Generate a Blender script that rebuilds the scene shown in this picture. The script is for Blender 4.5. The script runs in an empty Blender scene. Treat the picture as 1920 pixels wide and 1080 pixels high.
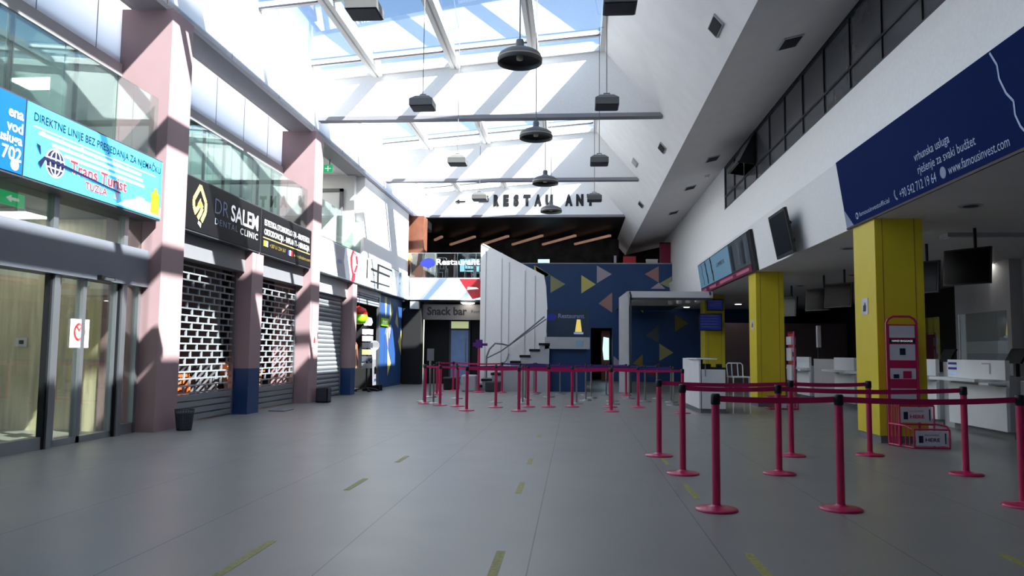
import bpy, math, random
from mathutils import Vector, Matrix
random.seed(7)
C = bpy.context.scene.collection
scn = bpy.context.scene

# ------------------------------------------------------------------ camera
YAW, PIT, ROL, FPX, CAMH = 0.0801, 0.0819, 0.01045, 1467.0, 1.32
cam = bpy.data.cameras.new('camera'); camo = bpy.data.objects.new('camera', cam); C.objects.link(camo)
cam.sensor_width = 36.0; cam.lens = FPX / 1920 * 36.0; cam.clip_start = 0.05; cam.clip_end = 500
f = Vector((-math.sin(YAW)*math.cos(PIT), math.cos(YAW)*math.cos(PIT), math.sin(PIT)))
r = Vector((math.cos(YAW), math.sin(YAW), 0)); u = r.cross(f)
r2 = r*math.cos(ROL) + u*math.sin(ROL); u2 = u*math.cos(ROL) - r*math.sin(ROL)
camo.matrix_world = Matrix(((r2.x,u2.x,-f.x,0),(r2.y,u2.y,-f.y,0),(r2.z,u2.z,-f.z,CAMH),(0,0,0,1)))
scn.camera = camo

# ------------------------------------------------------------------ light
EXPOSURE = 1.0
scn.view_settings.view_transform = 'Standard'; scn.view_settings.look = 'None'
scn.view_settings.exposure = EXPOSURE; scn.view_settings.gamma = 1.0
scn.view_settings.use_curve_mapping = False
SUN_DIR = Vector((-0.90, 0.50, -1.0)).normalized()
w = bpy.data.worlds.new('sky'); scn.world = w; w.use_nodes = True
nt = w.node_tree; nt.nodes.clear()
sky = nt.nodes.new('ShaderNodeTexSky'); sky.sky_type = 'NISHITA'; sky.sun_disc = False
sky.sun_elevation = math.asin(-SUN_DIR.z); sky.sun_rotation = math.atan2(-SUN_DIR.x, -SUN_DIR.y)
sky.altitude = 300; sky.air_density = 1.0; sky.dust_density = 1.5; sky.ozone_density = 1.0
bgn = nt.nodes.new('ShaderNodeBackground'); bgn.inputs[1].default_value = 0.185
wo = nt.nodes.new('ShaderNodeOutputWorld')
nt.links.new(sky.outputs[0], bgn.inputs[0]); nt.links.new(bgn.outputs[0], wo.inputs[0])
sl = bpy.data.lights.new('sun', 'SUN'); sl.energy = 18.0; sl.angle = math.radians(0.6); sl.color = (1.0, 0.96, 0.90)
so = bpy.data.objects.new('sun', sl); C.objects.link(so); so.location = (20, -10, 30)
so.rotation_euler = SUN_DIR.to_track_quat('-Z', 'Y').to_euler()
cy = scn.cycles
cy.max_bounces = 10; cy.diffuse_bounces = 6; cy.glossy_bounces = 4; cy.transparent_max_bounces = 24; cy.transmission_bounces = 4
cy.sample_clamp_indirect = 20.0; cy.caustics_reflective = False; cy.caustics_refractive = False
cy.use_denoising = True

# ------------------------------------------------------------------ materials
def lin(c):
    return tuple((v/12.92 if v <= 0.04045 else ((v+0.055)/1.055)**2.4) for v in [x/255 for x in c])
def mat(name, col, rough=0.6, metal=0.0, var=0.0, scale=3.0, emit=0.0, bump=0.0, spec=0.5, stretch=None, coat=0.0):
    m = bpy.data.materials.new(name); m.use_nodes = True
    n = m.node_tree.nodes; l = m.node_tree.links; p = n['Principled BSDF']
    c = lin(col)
    p.inputs['Base Color'].default_value = (*c, 1); p.inputs['Roughness'].default_value = rough
    p.inputs['Metallic'].default_value = metal; p.inputs['Specular IOR Level'].default_value = spec
    if coat: p.inputs['Coat Weight'].default_value = coat
    if emit:
        p.inputs['Emission Color'].default_value = (*c, 1); p.inputs['Emission Strength'].default_value = emit
    tc = n.new('ShaderNodeTexCoord'); mp = n.new('ShaderNodeMapping'); nz = n.new('ShaderNodeTexNoise')
    l.new(tc.outputs['Object'], mp.inputs[0]); l.new(mp.outputs[0], nz.inputs[0])
    nz.inputs['Scale'].default_value = scale; nz.inputs['Detail'].default_value = 6
    if stretch: mp.inputs['Scale'].default_value = stretch
    v = max(var, 0.03)
    rp = n.new('ShaderNodeValToRGB'); rp.color_ramp.elements[0].position = 0.3; rp.color_ramp.elements[1].position = 0.7
    rp.color_ramp.elements[0].color = (*[x*(1-v) for x in c], 1); rp.color_ramp.elements[1].color = (*[min(1, x*(1+v)) for x in c], 1)
    l.new(nz.outputs[0], rp.inputs[0]); l.new(rp.outputs[0], p.inputs['Base Color'])
    if emit: l.new(rp.outputs[0], p.inputs['Emission Color'])
    if bump:
        b = n.new('ShaderNodeBump'); b.inputs['Strength'].default_value = bump; b.inputs['Distance'].default_value = 0.02
        l.new(nz.outputs[0], b.inputs['Height']); l.new(b.outputs[0], p.inputs['Normal'])
    return m
def glass(name, tint=(0.93,0.97,0.96), refl=0.06, rough=0.0):
    m = bpy.data.materials.new(name); m.use_nodes = True
    n = m.node_tree.nodes; l = m.node_tree.links; n.clear()
    o = n.new('ShaderNodeOutputMaterial'); t = n.new('ShaderNodeBsdfTransparent'); g = n.new('ShaderNodeBsdfGlossy')
    fr = n.new('ShaderNodeLayerWeight'); fr.inputs[0].default_value = 0.25; mx = n.new('ShaderNodeMixShader')
    ma = n.new('ShaderNodeMath'); ma.operation = 'MULTIPLY_ADD'; ma.inputs[1].default_value = 0.3; ma.inputs[2].default_value = refl
    t.inputs[0].default_value = (*tint, 1); g.inputs[0].default_value = (0.9,0.95,0.95,1); g.inputs['Roughness'].default_value = rough
    nz = n.new('ShaderNodeTexNoise'); nz.inputs['Scale'].default_value = 0.6
    bp = n.new('ShaderNodeBump'); bp.inputs['Strength'].default_value = 0.03; bp.inputs['Distance'].default_value = 0.02
    l.new(nz.outputs[0], bp.inputs['Height']); l.new(bp.outputs[0], g.inputs['Normal'])
    l.new(fr.outputs['Fresnel'], ma.inputs[0]); l.new(ma.outputs[0], mx.inputs[0])
    l.new(t.outputs[0], mx.inputs[1]); l.new(g.outputs[0], mx.inputs[2]); l.new(mx.outputs[0], o.inputs[0])
    return m
def floor_mat():
    m = mat('floor_vinyl', (138,137,132), rough=0.36, var=0.05, scale=0.8, bump=0.0, spec=0.45)
    n = m.node_tree.nodes; l = m.node_tree.links; p = n['Principled BSDF']
    tc = n.new('ShaderNodeTexCoord'); sx = n.new('ShaderNodeSeparateXYZ'); l.new(tc.outputs['Object'], sx.inputs[0])
    def seam(sock, off, per, wd):
        a = n.new('ShaderNodeMath'); a.operation = 'SUBTRACT'; a.inputs[1].default_value = off; l.new(sock, a.inputs[0])
        b = n.new('ShaderNodeMath'); b.operation = 'PINGPONG'; b.inputs[1].default_value = per/2; l.new(a.outputs[0], b.inputs[0])
        c = n.new('ShaderNodeMath'); c.operation = 'LESS_THAN'; c.inputs[1].default_value = wd; l.new(b.outputs[0], c.inputs[0])
        return c.outputs[0]
    s1 = seam(sx.outputs[0], -0.28, 1.25, 0.004)
    old = p.inputs['Base Color'].links[0].from_socket
    mx = n.new('ShaderNodeMixRGB'); mx.blend_type = 'MIX'; mx.inputs[2].default_value = (*lin((84,86,88)), 1)
    l.new(s1, mx.inputs[0]); l.new(old, mx.inputs[1]); l.new(mx.outputs[0], p.inputs['Base Color'])
    n2 = n.new('ShaderNodeTexNoise'); n2.inputs['Scale'].default_value = 1.6; n2.inputs['Detail'].default_value = 8
    l.new(tc.outputs['Object'], n2.inputs[0])
    mr = n.new('ShaderNodeMapRange'); mr.inputs[3].default_value = 0.30; mr.inputs[4].default_value = 0.44
    l.new(n2.outputs[0], mr.inputs[0]); l.new(mr.outputs[0], p.inputs['Roughness'])
    return m
def frosted(name, col, k=0.6):
    m = bpy.data.materials.new(name); m.use_nodes = True
    n = m.node_tree.nodes; l = m.node_tree.links; n.clear()
    o = n.new('ShaderNodeOutputMaterial'); d = n.new('ShaderNodeBsdfDiffuse'); t = n.new('ShaderNodeBsdfTranslucent'); mx = n.new('ShaderNodeMixShader')
    nz = n.new('ShaderNodeTexNoise'); nz.inputs['Scale'].default_value = 1.5; rp = n.new('ShaderNodeValToRGB'); c = lin(col)
    rp.color_ramp.elements[0].color = (*[x*0.97 for x in c],1); rp.color_ramp.elements[1].color = (*c,1)
    l.new(nz.outputs[0], rp.inputs[0]); l.new(rp.outputs[0], d.inputs[0]); l.new(rp.outputs[0], t.inputs[0]); mx.inputs[0].default_value = k
    l.new(d.outputs[0], mx.inputs[1]); l.new(t.outputs[0], mx.inputs[2]); l.new(mx.outputs[0], o.inputs[0]); return m
M = dict(
    frost=frosted('frosted_panel', (252,251,250), 0.75),
    floor=floor_mat(),
    white=mat('white_paint', (244,243,241), 0.7, bump=0.02, scale=20),
    white2=mat('white_plaster', (243,240,240), 0.75, scale=2),
    ceil=mat('soffit_paint', (216,212,212), 0.8, scale=2),
    greybeam=mat('grey_steel_paint', (140,138,144), 0.5),
    beamsoff=mat('beam_soffit_paint', (150,146,150), 0.6),
    pink=mat('pink_painted_plaster', (160,133,136), 0.6, var=0.05, scale=1.5),
    navy=mat('navy_paint', (26,62,112), 0.45, var=0.05),
    blue=mat('royal_navy_wall', (38,72,124), 0.5, var=0.06, scale=1.2),
    yellow=mat('yellow_cladding', (222,200,44), 0.45, var=0.03),
    tyel=mat('pale_yellow_paint', (228,212,120), 0.5), tgrn=mat('olive_yellow_paint', (168,166,122), 0.5),
    tpnk=mat('dusty_pink_paint', (176,132,128), 0.5), tgry=mat('light_lilac_paint', (190,178,190), 0.5),
    tolv=mat('olive_paint', (128,118,44), 0.5), tdrk=mat('grey_blue_paint', (84,92,104), 0.5),
    mag=mat('raspberry_powder_coat', (196,22,84), 0.32, spec=0.6, coat=0.3),
    belt=mat('raspberry_webbing', (190,20,90), 0.75), pbelt=mat('purple_webbing', (84,30,120), 0.75), nbelt=mat('navy_webbing', (40,40,96), 0.75),
    blk=mat('black_plastic', (14,15,18), 0.35), screen=mat('dark_screen', (10,12,18), 0.24, spec=0.25),
    chrome=mat('brushed_steel', (150,150,150), 0.28, 0.9), alu=mat('satin_aluminium', (168,172,178), 0.32, 0.85),
    header=mat('grey_door_header', (112,116,126), 0.45), shut=mat('galvanised_shutter', (140,145,150), 0.45, 0.15),
    dgrey=mat('dark_grey_metal', (58,60,66), 0.5), mgrey=mat('mid_grey_paint', (118,118,122), 0.6), lgrey=mat('pale_grey_laminate', (176,178,182), 0.5),
    wgrey=mat('back_office_grey', (176,174,176), 0.7), brown=mat('brown_partition', (136,114,118), 0.7), dark=mat('near_black_paint', (16,15,18), 0.8),
    counter=mat('white_laminate', (236,238,240), 0.35, spec=0.5), wing=mat('black_wallpaper', (44,42,40), 0.6, var=0.9, scale=2.2),
    blkceil=mat('glossy_black_ceiling', (40,37,36), 0.48, var=0.5, scale=1.0, spec=0.35),
    marble=mat('beige_travertine', (208,198,170), 0.4, var=0.25, scale=2.0, stretch=(6,6,0.5)),
    bwood=mat('brown_cladding', (120,72,52), 0.5, var=0.2), orange=mat('orange_wood', (176,92,46), 0.5, var=0.2, scale=4),
    win=mat('dark_window_glass', (84,86,90), 0.16, spec=0.8, var=0.15, scale=0.8), wframe=mat('black_aluminium', (26,26,30), 0.4),
    lamp=mat('grey_lamp_metal', (112,112,110), 0.45, 0.3), lampin=mat('dark_lamp_inside', (40,38,36), 0.6), cream=mat('cream_rim', (206,196,170), 0.5),
    marbsnk=mat('taupe_snack_sign', (112,106,104), 0.5), slat=mat('white_slats', (214,214,216), 0.5),
    railg=glass('railing_clear_glass', (0.86,0.93,0.91), 0.03), glazed=glass('clear_glass'), gglass=glass('green_glass', (0.72,0.86,0.82), 0.05), skyglass=glass('roof_glass', (0.86,0.93,0.97), 0.03),
    dglass=glass('smoked_door_glass', (0.90,0.92,0.88), 0.04), rglass=glass('railing_glass', (0.70,0.78,0.78), 0.06),
    cyan=mat('cyan_lightbox', (70,188,240), 0.3, emit=0.35), cyan2=mat('pale_cyan_print', (190,236,250), 0.3, emit=0.4), bluebox=mat('blue_lightbox', (14,84,214), 0.3, emit=0.35),
    dental=mat('black_sign_face', (16,15,18), 0.5, spec=0.2), gold=mat('gold_print', (250,220,110), 0.4, emit=0.25), wtxt=mat('white_print', (246,246,248), 0.5, emit=0.25),
    gtxt=mat('grey_print', (132,146,178), 0.5), rtxt=mat('red_print', (226,40,60), 0.5), ntxt=mat('dark_blue_print', (16,20,60), 0.5),
    btxt=mat('black_print', (10,10,12), 0.5), dgold=mat('dim_gold_print', (140,120,50), 0.5), wbox=mat('white_lightbox', (216,224,234), 0.4, emit=0.12),
    lblue=mat('pale_blue_print', (170,196,232), 0.4, emit=0.12), dred=mat('dark_red_print', (150,34,44), 0.4, emit=0.1),
    bigblue=mat('deep_blue_banner', (13,34,88), 0.75, spec=0.05), bigtxt=mat('pale_blue_lettering', (170,190,226), 0.5), skyad=mat('sky_blue_poster', (138,184,208), 0.3),
    adgrey=mat('grey_photo_print', (86,96,102), 0.3), addark=mat('dark_photo_print', (40,40,48), 0.3), crims=mat('crimson_strip', (134,30,62), 0.35), adpink=mat('pink_strip_text', (196,120,150), 0.4),
    green=mat('green_exit_sign', (20,150,90), 0.4, emit=0.6), lime=mat('lime_plastic', (150,220,30), 0.4), red=mat('red_plastic', (206,40,36), 0.4),
    royal=mat('royal_blue_plastic', (34,46,150), 0.4), glow=mat('lit_diffuser', (255,252,240), 0.4, emit=6.0), dim=mat('lit_sign_face', (190,200,150), 0.4, emit=0.35),
    tv=mat('bright_screen', (170,220,240), 0.3, emit=0.9), tvblue=mat('blue_info_screen', (30,40,110), 0.2, emit=0.15), strip=mat('wooden_light_strip', (226,176,150), 0.5, emit=0.14),
    tape=mat('worn_yellow_tape', (156,152,80), 0.6, var=0.25, scale=30), paper=mat('poster_paper', (214,212,222), 0.6), door=mat('blue_grey_door', (120,146,190), 0.4, var=0.1),
    wood=mat('varnished_wood', (140,96,60), 0.5, var=0.2), skin=mat('peach_print', (228,180,150), 0.5),
)

# ------------------------------------------------------------------ helpers
WO = {}
def origin(o): return WO.get(o.name, Vector((0,0,0))) if o else Vector((0,0,0))
class MB:
    def __init__(s): s.v = []; s.f = []; s.mi = []; s.ms = []; s.sm = []
    def _m(s, m):
        if m is None: return 0
        if m not in s.ms: s.ms.append(m)
        return s.ms.index(m)
    def add(s, vs, fs, m=None, smooth=False):
        b = len(s.v); s.v += [Vector(x) for x in vs]; k = s._m(m)
        for q in fs: s.f.append([b+i for i in q]); s.mi.append(k); s.sm.append(smooth)
        return s
    def box(s, a, b, m=None):
        x0,x1 = sorted((a[0],b[0])); y0,y1 = sorted((a[1],b[1])); z0,z1 = sorted((a[2],b[2]))
        return s.add([(x0,y0,z0),(x1,y0,z0),(x1,y1,z0),(x0,y1,z0),(x0,y0,z1),(x1,y0,z1),(x1,y1,z1),(x0,y1,z1)],
                     [(0,3,2,1),(4,5,6,7),(0,1,5,4),(1,2,6,5),(2,3,7,6),(3,0,4,7)], m)
    def prism(s, pts, vec, m=None):
        # pts: planar polygon in 3D, extruded along vec
        n = len(pts); P = [Vector(p) for p in pts]; V = Vector(vec)
        nr = Vector((0,0,0))
        for i in range(n): nr += P[i].cross(P[(i+1) % n])
        if nr.dot(V) > 0: P = P[::-1]
        vs = P + [p+V for p in P]
        fs = [tuple(range(n)), tuple(range(2*n-1, n-1, -1))] + [((i+1)%n, i, n+i, n+(i+1)%n) for i in range(n)]
        return s.add(vs, fs, m)
    def tube(s, pts, rad, n=10, m=None, cap=True):
        P = [Vector(p) for p in pts]; rs = rad if isinstance(rad, (list, tuple)) else [rad]*len(P)
        vs = []; fs = []; up = None
        for i, p in enumerate(P):
            t = (P[min(i+1, len(P)-1)] - P[max(i-1, 0)]).normalized()
            if up is None: up = t.orthogonal().normalized()
            up = (up - t*up.dot(t)).normalized(); b = t.cross(up)
            for k in range(n):
                a = 2*math.pi*k/n; vs.append(p + (up*math.cos(a) + b*math.sin(a))*rs[i])
        for i in range(len(P)-1):
            for k in range(n): fs.append((i*n+k, i*n+(k+1)%n, (i+1)*n+(k+1)%n, (i+1)*n+k))
        s.add(vs, fs, m, True)
        if cap: s.add(vs[:n], [tuple(range(n-1,-1,-1))], m); s.add(vs[-n:], [tuple(range(n))], m)
        return s
    def lathe(s, prof, c=(0,0,0), n=24, m=None):
        vs = []; fs = []; c = Vector(c)
        for rr, z in prof:
            for k in range(n): a = 2*math.pi*k/n; vs.append(c + Vector((rr*math.cos(a), rr*math.sin(a), z)))
        for i in range(len(prof)-1):
            for k in range(n): fs.append((i*n+k, i*n+(k+1)%n, (i+1)*n+(k+1)%n, (i+1)*n+k))
        return s.add(vs, fs, m, True)
    def build(s, name, m=None, parent=None, bevel=0.0):
        me = bpy.data.meshes.new(name); o0 = origin(parent)
        me.from_pydata([v - o0 for v in s.v], [], s.f); 
        for mm in (s.ms or [m]): me.materials.append(M[mm] if isinstance(mm, str) else mm)
        for p, k, q in zip(me.polygons, s.mi, s.sm): p.material_index = k; p.use_smooth = q
        me.update()
        o = bpy.data.objects.new(name, me); C.objects.link(o)
        if parent: o.parent = parent; WO[o.name] = o0
        if bevel:
            b = o.modifiers.new('bevel', 'BEVEL'); b.width = bevel; b.segments = 2; b.limit_method = 'ANGLE'
        return o
def box(name, a, b, m, parent=None, bevel=0.0): return MB().box(a, b).build(name, m, parent, bevel)
def tag(o, label, cat, group=None):
    o['label'] = label; o['category'] = cat
    if group: o['group'] = group
    return o
def plabel(o, label): o['label'] = label; return o
def thing(name, label, cat, loc=(0,0,0), group=None):
    o = bpy.data.objects.new(name, None); C.objects.link(o); o.location = loc; o.empty_display_size = 0.1
    WO[o.name] = Vector(loc); return tag(o, label, cat, group)
def sempty(name, loc=(0,0,0)):
    o = bpy.data.objects.new(name, None); C.objects.link(o); o.location = loc; o.empty_display_size = 0.1
    WO[o.name] = Vector(loc); o['kind'] = 'structure'; return o
def S(o): o['kind'] = 'structure'; return o
def kids(o): return [c for c in bpy.data.objects if c.parent == o]
def dup(root, loc, label, group=None):
    c = root.copy(); C.objects.link(c); c.location = loc; c['label'] = label
    if group: c['group'] = group
    WO[c.name] = Vector(loc)
    for ch in kids(root):
        d = ch.copy(); C.objects.link(d); d.parent = c
        for g in kids(ch): e = g.copy(); C.objects.link(e); e.parent = d
    return c
def text(s, pos, xd, ud, h, m, parent, name='lettering', width=None, bold=0.0, depth=0.006, align='LEFT', spacing=1.0):
    cu = bpy.data.curves.new('t', 'FONT'); cu.body = s; cu.size = 1.0; cu.extrude = 0.0; cu.offset = bold; cu.space_character = spacing
    cu.resolution_u = 3
    to = bpy.data.objects.new('t', cu); C.objects.link(to)
    bpy.context.view_layer.update()
    me = bpy.data.meshes.new_from_object(to.evaluated_get(bpy.context.evaluated_depsgraph_get()))
    bpy.data.objects.remove(to)
    xs = [v.co.x for v in me.vertices]; 
    sc = h/0.72; w0 = (max(xs)-min(xs)) if xs else 1; sx = (width/w0) if width else sc
    x0 = min(xs) if xs else 0
    xd = Vector(xd).normalized(); ud = Vector(ud).normalized(); nd = xd.cross(ud); o0 = origin(parent); pos = Vector(pos)
    tw = w0*sx; sh = {'LEFT':0, 'CENTER':-tw/2, 'RIGHT':-tw}[align]
    for v in me.vertices: v.co = pos + xd*((v.co.x-x0)*sx + sh) + ud*(v.co.y*sc) + nd*depth - o0
    me.materials.clear(); me.materials.append(M[m]); me.name = name
    o = bpy.data.objects.new(name, me); C.objects.link(o)
    if parent: o.parent = parent; WO[o.name] = o0
    return o
def flat(mb, org, xd, ud, pts, m, off=0.004, th=0.004):
    xd = Vector(xd).normalized(); ud = Vector(ud).normalized(); nd = xd.cross(ud); org = Vector(org)
    P = [org + xd*a + ud*b + nd*off for a, b in pts]
    mb.prism(P, -nd*th if False else nd*th*0.5, m)
LX, LU = (0,1,0), (0,0,1)          # reading direction on the left wall (faces +x)
BX = (1,0,0)                       # reading direction on walls that face the camera
def line2(mb, pts, wd, m, org, xd, ud, off=0.004):
    # thick polyline made of quads
    for (a, b) in zip(pts[:-1], pts[1:]):
        dx, dy = b[0]-a[0], b[1]-a[1]; L = math.hypot(dx, dy) or 1; nx, ny = -dy/L*wd/2, dx/L*wd/2
        flat(mb, org, xd, ud, [(a[0]+nx,a[1]+ny),(a[0]-nx,a[1]-ny),(b[0]-nx,b[1]-ny),(b[0]+nx,b[1]+ny)], m, off)

# ================================================================== SHELL
YN, YB = -9.0, 37.5
S(MB().box((-13,YN,-0.2),(15,44,0)).build('floor', 'floor'))
RX, RZ, SXx, SZz, TXx, TZz = 0.70, 9.07, 2.755, 6.68, 4.62, 7.12
RL = (-6.76, 8.41)
def roofz(x): return 9.07 + 0.0886*(x-0.7)
# sloped ceiling right of the skylight, then soffit to the right wall
cb = MB()
cb.prism([(RX,YN,RZ),(SXx,YN,SZz),(SXx+0.05,YN,SZz+0.25),(RX+0.2,YN,RZ+0.25)], (0,43.2-YN,0))
S(cb.build('ceiling', 'white2'))
cb = MB(); cb.prism([(SXx,YN,SZz),(TXx+0.3,YN,TZz+0.06),(TXx+0.3,YN,TZz+0.4),(SXx+0.05,YN,SZz+0.25)], (0,43.2-YN,0))
S(cb.build('ceiling', 'ceil'))
# roof frame between bays, over the baffles, near and far end
BAF = [4.9, 12.25, 19.6, 26.95, 34.3]
rb = MB()
for yb in BAF:
    y0, y1 = yb-0.0, yb+0.18
    rb.prism([(-6.9,y0,7.36),(2.2,y0,7.36),(RX+0.05,y0,RZ+0.05),(-6.9,y0,roofz(-6.9)+0.05)], (0,0.18,0))
S(rb.build('ceiling', 'white'))
rb = MB()
for yb in BAF[:-1] + [34.3]:
    rb.box((-6.74,yb-0.05,7.30),(2.2,yb+0.22,7.40))
S(rb.build('trim_1', 'greybeam'))
# near closing and far roof
rb = MB(); rb.prism([(-6.9,YN,8.4),(RX+0.2,YN,9.07),(RX+0.2,YN,9.3),(-6.9,YN,8.7)], (0,4.95-YN,0)); 
rb.prism([(-6.9,34.3,8.4),(RX+0.2,34.3,9.07),(RX+0.2,34.3,9.3),(-6.9,34.3,8.7)], (0,9,0))
S(rb.build('ceiling', 'white'))
# skylights, one window per bay
RAF = [-5.15, -3.10, -1.05]
for i, (ya, yb) in enumerate(zip(BAF[:-1], BAF[1:])):
    w_ = sempty('window_%d' % (i+1), (-3, ya+0.2, 8.8))
    ya += 0.18
    fr = MB()
    for x in RAF:
        for dx in (-0.075, 0.075):
            fr.prism([(x+dx-0.05,ya,roofz(x)-0.10),(x+dx+0.05,ya,roofz(x)-0.10),(x+dx+0.05,ya,roofz(x)+0.12),(x+dx-0.05,ya,roofz(x)+0.12)], (0,yb-ya,0))
        fr.prism([(x-0.03,ya,roofz(x)-0.04),(x+0.03,ya,roofz(x)-0.04),(x+0.03,ya,roofz(x)+0.1),(x-0.03,ya,roofz(x)+0.1)], (0,yb-ya,0))
    fr.prism([(-6.9,ya,roofz(-6.9)-0.06),(-6.6,ya,roofz(-6.6)-0.06),(-6.6,ya,roofz(-6.6)+0.12),(-6.9,ya,roofz(-6.9)+0.12)], (0,yb-ya,0))
    fr.prism([(0.62,ya,roofz(.62)-0.06),(0.80,ya,roofz(.8)-0.06),(0.80,ya,roofz(.8)+0.12),(0.62,ya,roofz(.62)+0.12)], (0,yb-ya,0))
    for o_ in (0.0, yb-ya-0.1):
        fr.prism([(-6.8,ya+o_,roofz(-6.8)-0.05),(0.75,ya+o_,roofz(.75)-0.05),(0.75,ya+o_,roofz(.75)+0.11),(-6.8,ya+o_,roofz(-6.8)+0.11)], (0,0.1,0))
    fr.build('window_frame', 'white', w_)
    mu = MB()
    for y in (yb-0.95, yb-4.25):
        mu.prism([(-6.65,y,roofz(-6.65)+0.0),(0.65,y,roofz(.65)+0.0),(0.65,y,roofz(.65)+0.1),(-6.65,y,roofz(-6.65)+0.1)], (0,0.11,0))
    mu.build('glazing_bar', 'white', w_)
    ds = MB()
    for y in (yb-0.96, yb-4.26):
        ds.prism([(-6.6,y-0.02,roofz(-6.6)-0.01),(0.6,y-0.02,roofz(.6)-0.01),(0.6,y-0.02,roofz(.6)+0.02),(-6.6,y-0.02,roofz(-6.6)+0.02)], (0,0.025,0))
    plabel(ds.build('seal', 'dgrey', w_), 'dark rubber seal line')
    xs = [-6.7] + RAF + [0.7]
    for xa, xb in zip(xs[:-1], xs[1:]):
        p = MB(); xa += 0.08; xb -= 0.08
        p.add([(xa,ya,roofz(xa)+0.08),(xb,ya,roofz(xb)+0.08),(xb,yb,roofz(xb)+0.08),(xa,yb,roofz(xa)+0.08)], [(0,1,2,3)])
        p.build('pane', 'skyglass', w_)

# left: upper wall, beam soffit, sloped white panels, band, gallery
S(MB().add([(-6.70,YN,6.97),(-6.70,34.3,6.97),(-6.70,34.3,8.46),(-6.70,YN,8.46)],[(0,1,2,3)]).build('wall_left', 'frost'))
S(MB().box((-6.9,34.3,6.96),(-6.70,36,8.46)).build('wall_left', 'white')); S(MB().box((-7.6,YN,7.02),(-6.75,24.1,7.08)).build('leak_cover', 'mgrey')); S(MB().box((-11.2,19.7,4.3),(-11.0,24.2,7.0)).build('wall_left', 'white'))  # grey strip over the beam is added to block a light leak
S(MB().box((-6.9,YN,8.36),(-6.68,34.3,8.47)).build('trim_8', 'white'))
S(MB().box((-7.22,YN,6.88),(-6.70,36,6.97)).build('trim_2', 'beamsoff'))
pb = MB()
pb.add([(-7.47,YN,5.96),(-7.47,19.75,5.96),(-7.47,19.75,7.05),(-7.47,YN,7.05)],[(0,1,2,3)])
S(pb.build('wall_left', 'frost'))
jb = MB()   # joints of the white cladding
for y in [a*1.37+0.35 for a in range(-5, 14)]:
    jb.box((-7.47,y,5.97),(-7.464,y+0.014,7.0))
for y in [a*2.45-0.3 for a in range(-3, 14)]:
    jb.box((-6.702,y,6.98),(-6.696,y+0.012,8.4))
S(jb.build('trim_3', 'mgrey'))
S(MB().box((-7.55,YN,5.76),(-7.42,19.75,5.97)).build('trim_4', 'beamsoff'))
S(MB().box((-7.2,YN,3.36),(-6.95,24.1,4.36)).box((-11.2,YN,3.42),(-7.2,24.1,4.30)).build('floor', 'mgrey'))
S(MB().box((-13,YN,5.95),(-7.55,19.8,6.1)).build('ceiling', 'white2')); S(MB().box((-13,19.8,6.9),(-7.22,24.2,7.0)).box((-11.0,19.6,6.0),(-7.5,19.8,7.0)).build('ceiling', 'white2'))
S(MB().box((-13,24.1,6.9),(-7.3,36,7.1)).build('ceiling', 'white2'))
S(MB().box((-11.2,YN,4.3),(-11.0,24.2,6.0)).build('wall_left', 'lgrey'))
S(MB().box((-11.0,24.1,4.3),(-7.0,24.3,7.0)).build('wall_back', 'white'))

def glaze(n, segs, x, z0, z1, m, post=0.02, fm='wframe'):
    w_ = sempty('window_%d' % n, (x, segs[0], z0)); f_ = MB()
    for y in segs: f_.box((x-0.03,y-post/2,z0),(x+0.03,y+post/2,z1))
    f_.box((x-0.03,segs[0],z0-0.02),(x+0.03,segs[-1],z0+0.015)); f_.box((x-0.03,segs[0],z1-0.015),(x+0.03,segs[-1],z1+0.01))
    f_.build('window_frame', fm, w_)
    for a, b in zip(segs[:-1], segs[1:]):
        box('pane', (x-0.006,a+post/2,z0+0.015),(x+0.006,b-post/2,z1-0.015), m, w_)
glaze(6, [1.5,3.2,4.9,6.5,8.1,9.55,10.9,12.2], -7.48, 4.30, 5.77, 'gglass')
glaze(7, [12.6,14.0,15.0,15.9,16.8,17.7,18.6,19.4], -7.48, 4.30, 5.77, 'gglass')

for ys_, lab in (([5.3,6.9,8.4,9.6,10.8,11.93],'clear green-tinted glass railing above the cyan lightbox sign'),([12.72,13.7,14.7,15.7,16.7,17.7,18.6,19.08],'clear green-tinted glass railing above the black dental signs'),([19.82,20.9,22.0,23.1,24.1],'clear green-tinted glass railing above the white ribbon lightbox sign')):
    t = thing('glass_railing', lab, 'railing', (-6.75,ys_[0],4.3))
    for a, b in zip(ys_[:-1], ys_[1:]): box('pane', (-6.76,a+0.01,4.32),(-6.745,b-0.01,5.36), 'railg', t)
    box('shoe', (-6.80,ys_[0],4.28),(-6.71,ys_[-1],4.36), 'dgrey', t)
# gallery details behind the glass
for k, (y, lab) in enumerate([(9.35,'pale pillar seen through the upper glass over the blue lightbox'),(12.3,'pale pillar behind the upper glass just left of the first pink column'),(15.9,'pale pillar behind the upper glass over the word CLINIC'),(19.3,'pale pillar behind the upper glass nearest the second pink column')]):
    tag(box('gallery_pillar', (-8.9,y,4.3),(-8.5,y+0.45,5.95), 'white2'), lab, 'pillar')
for y in (6.0, 10.9, 14.0, 17.2):
    S(MB().box((-10.9,y,5.65),(-7.55,y+0.55,5.95)).build('trim_5', 'white2'))
LG = 'added gallery fill lights'  # glowing panels added to light the gallery
for k, (x, y) in enumerate([(-9.3,8.3),(-9.3,12.6),(-9.3,16.2)]):
    t = thing('fill_light_panel', 'white square lit panel added on the gallery ceiling to brighten it', 'ceiling light', (x,y,5.9), LG)
    box('frame', (x-0.42,y-0.32,5.90),(x+0.42,y+0.32,5.95), 'white', t); box('diffuser', (x-0.38,y-0.28,5.885),(x+0.38,y+0.28,5.90), 'glow', t)
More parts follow.
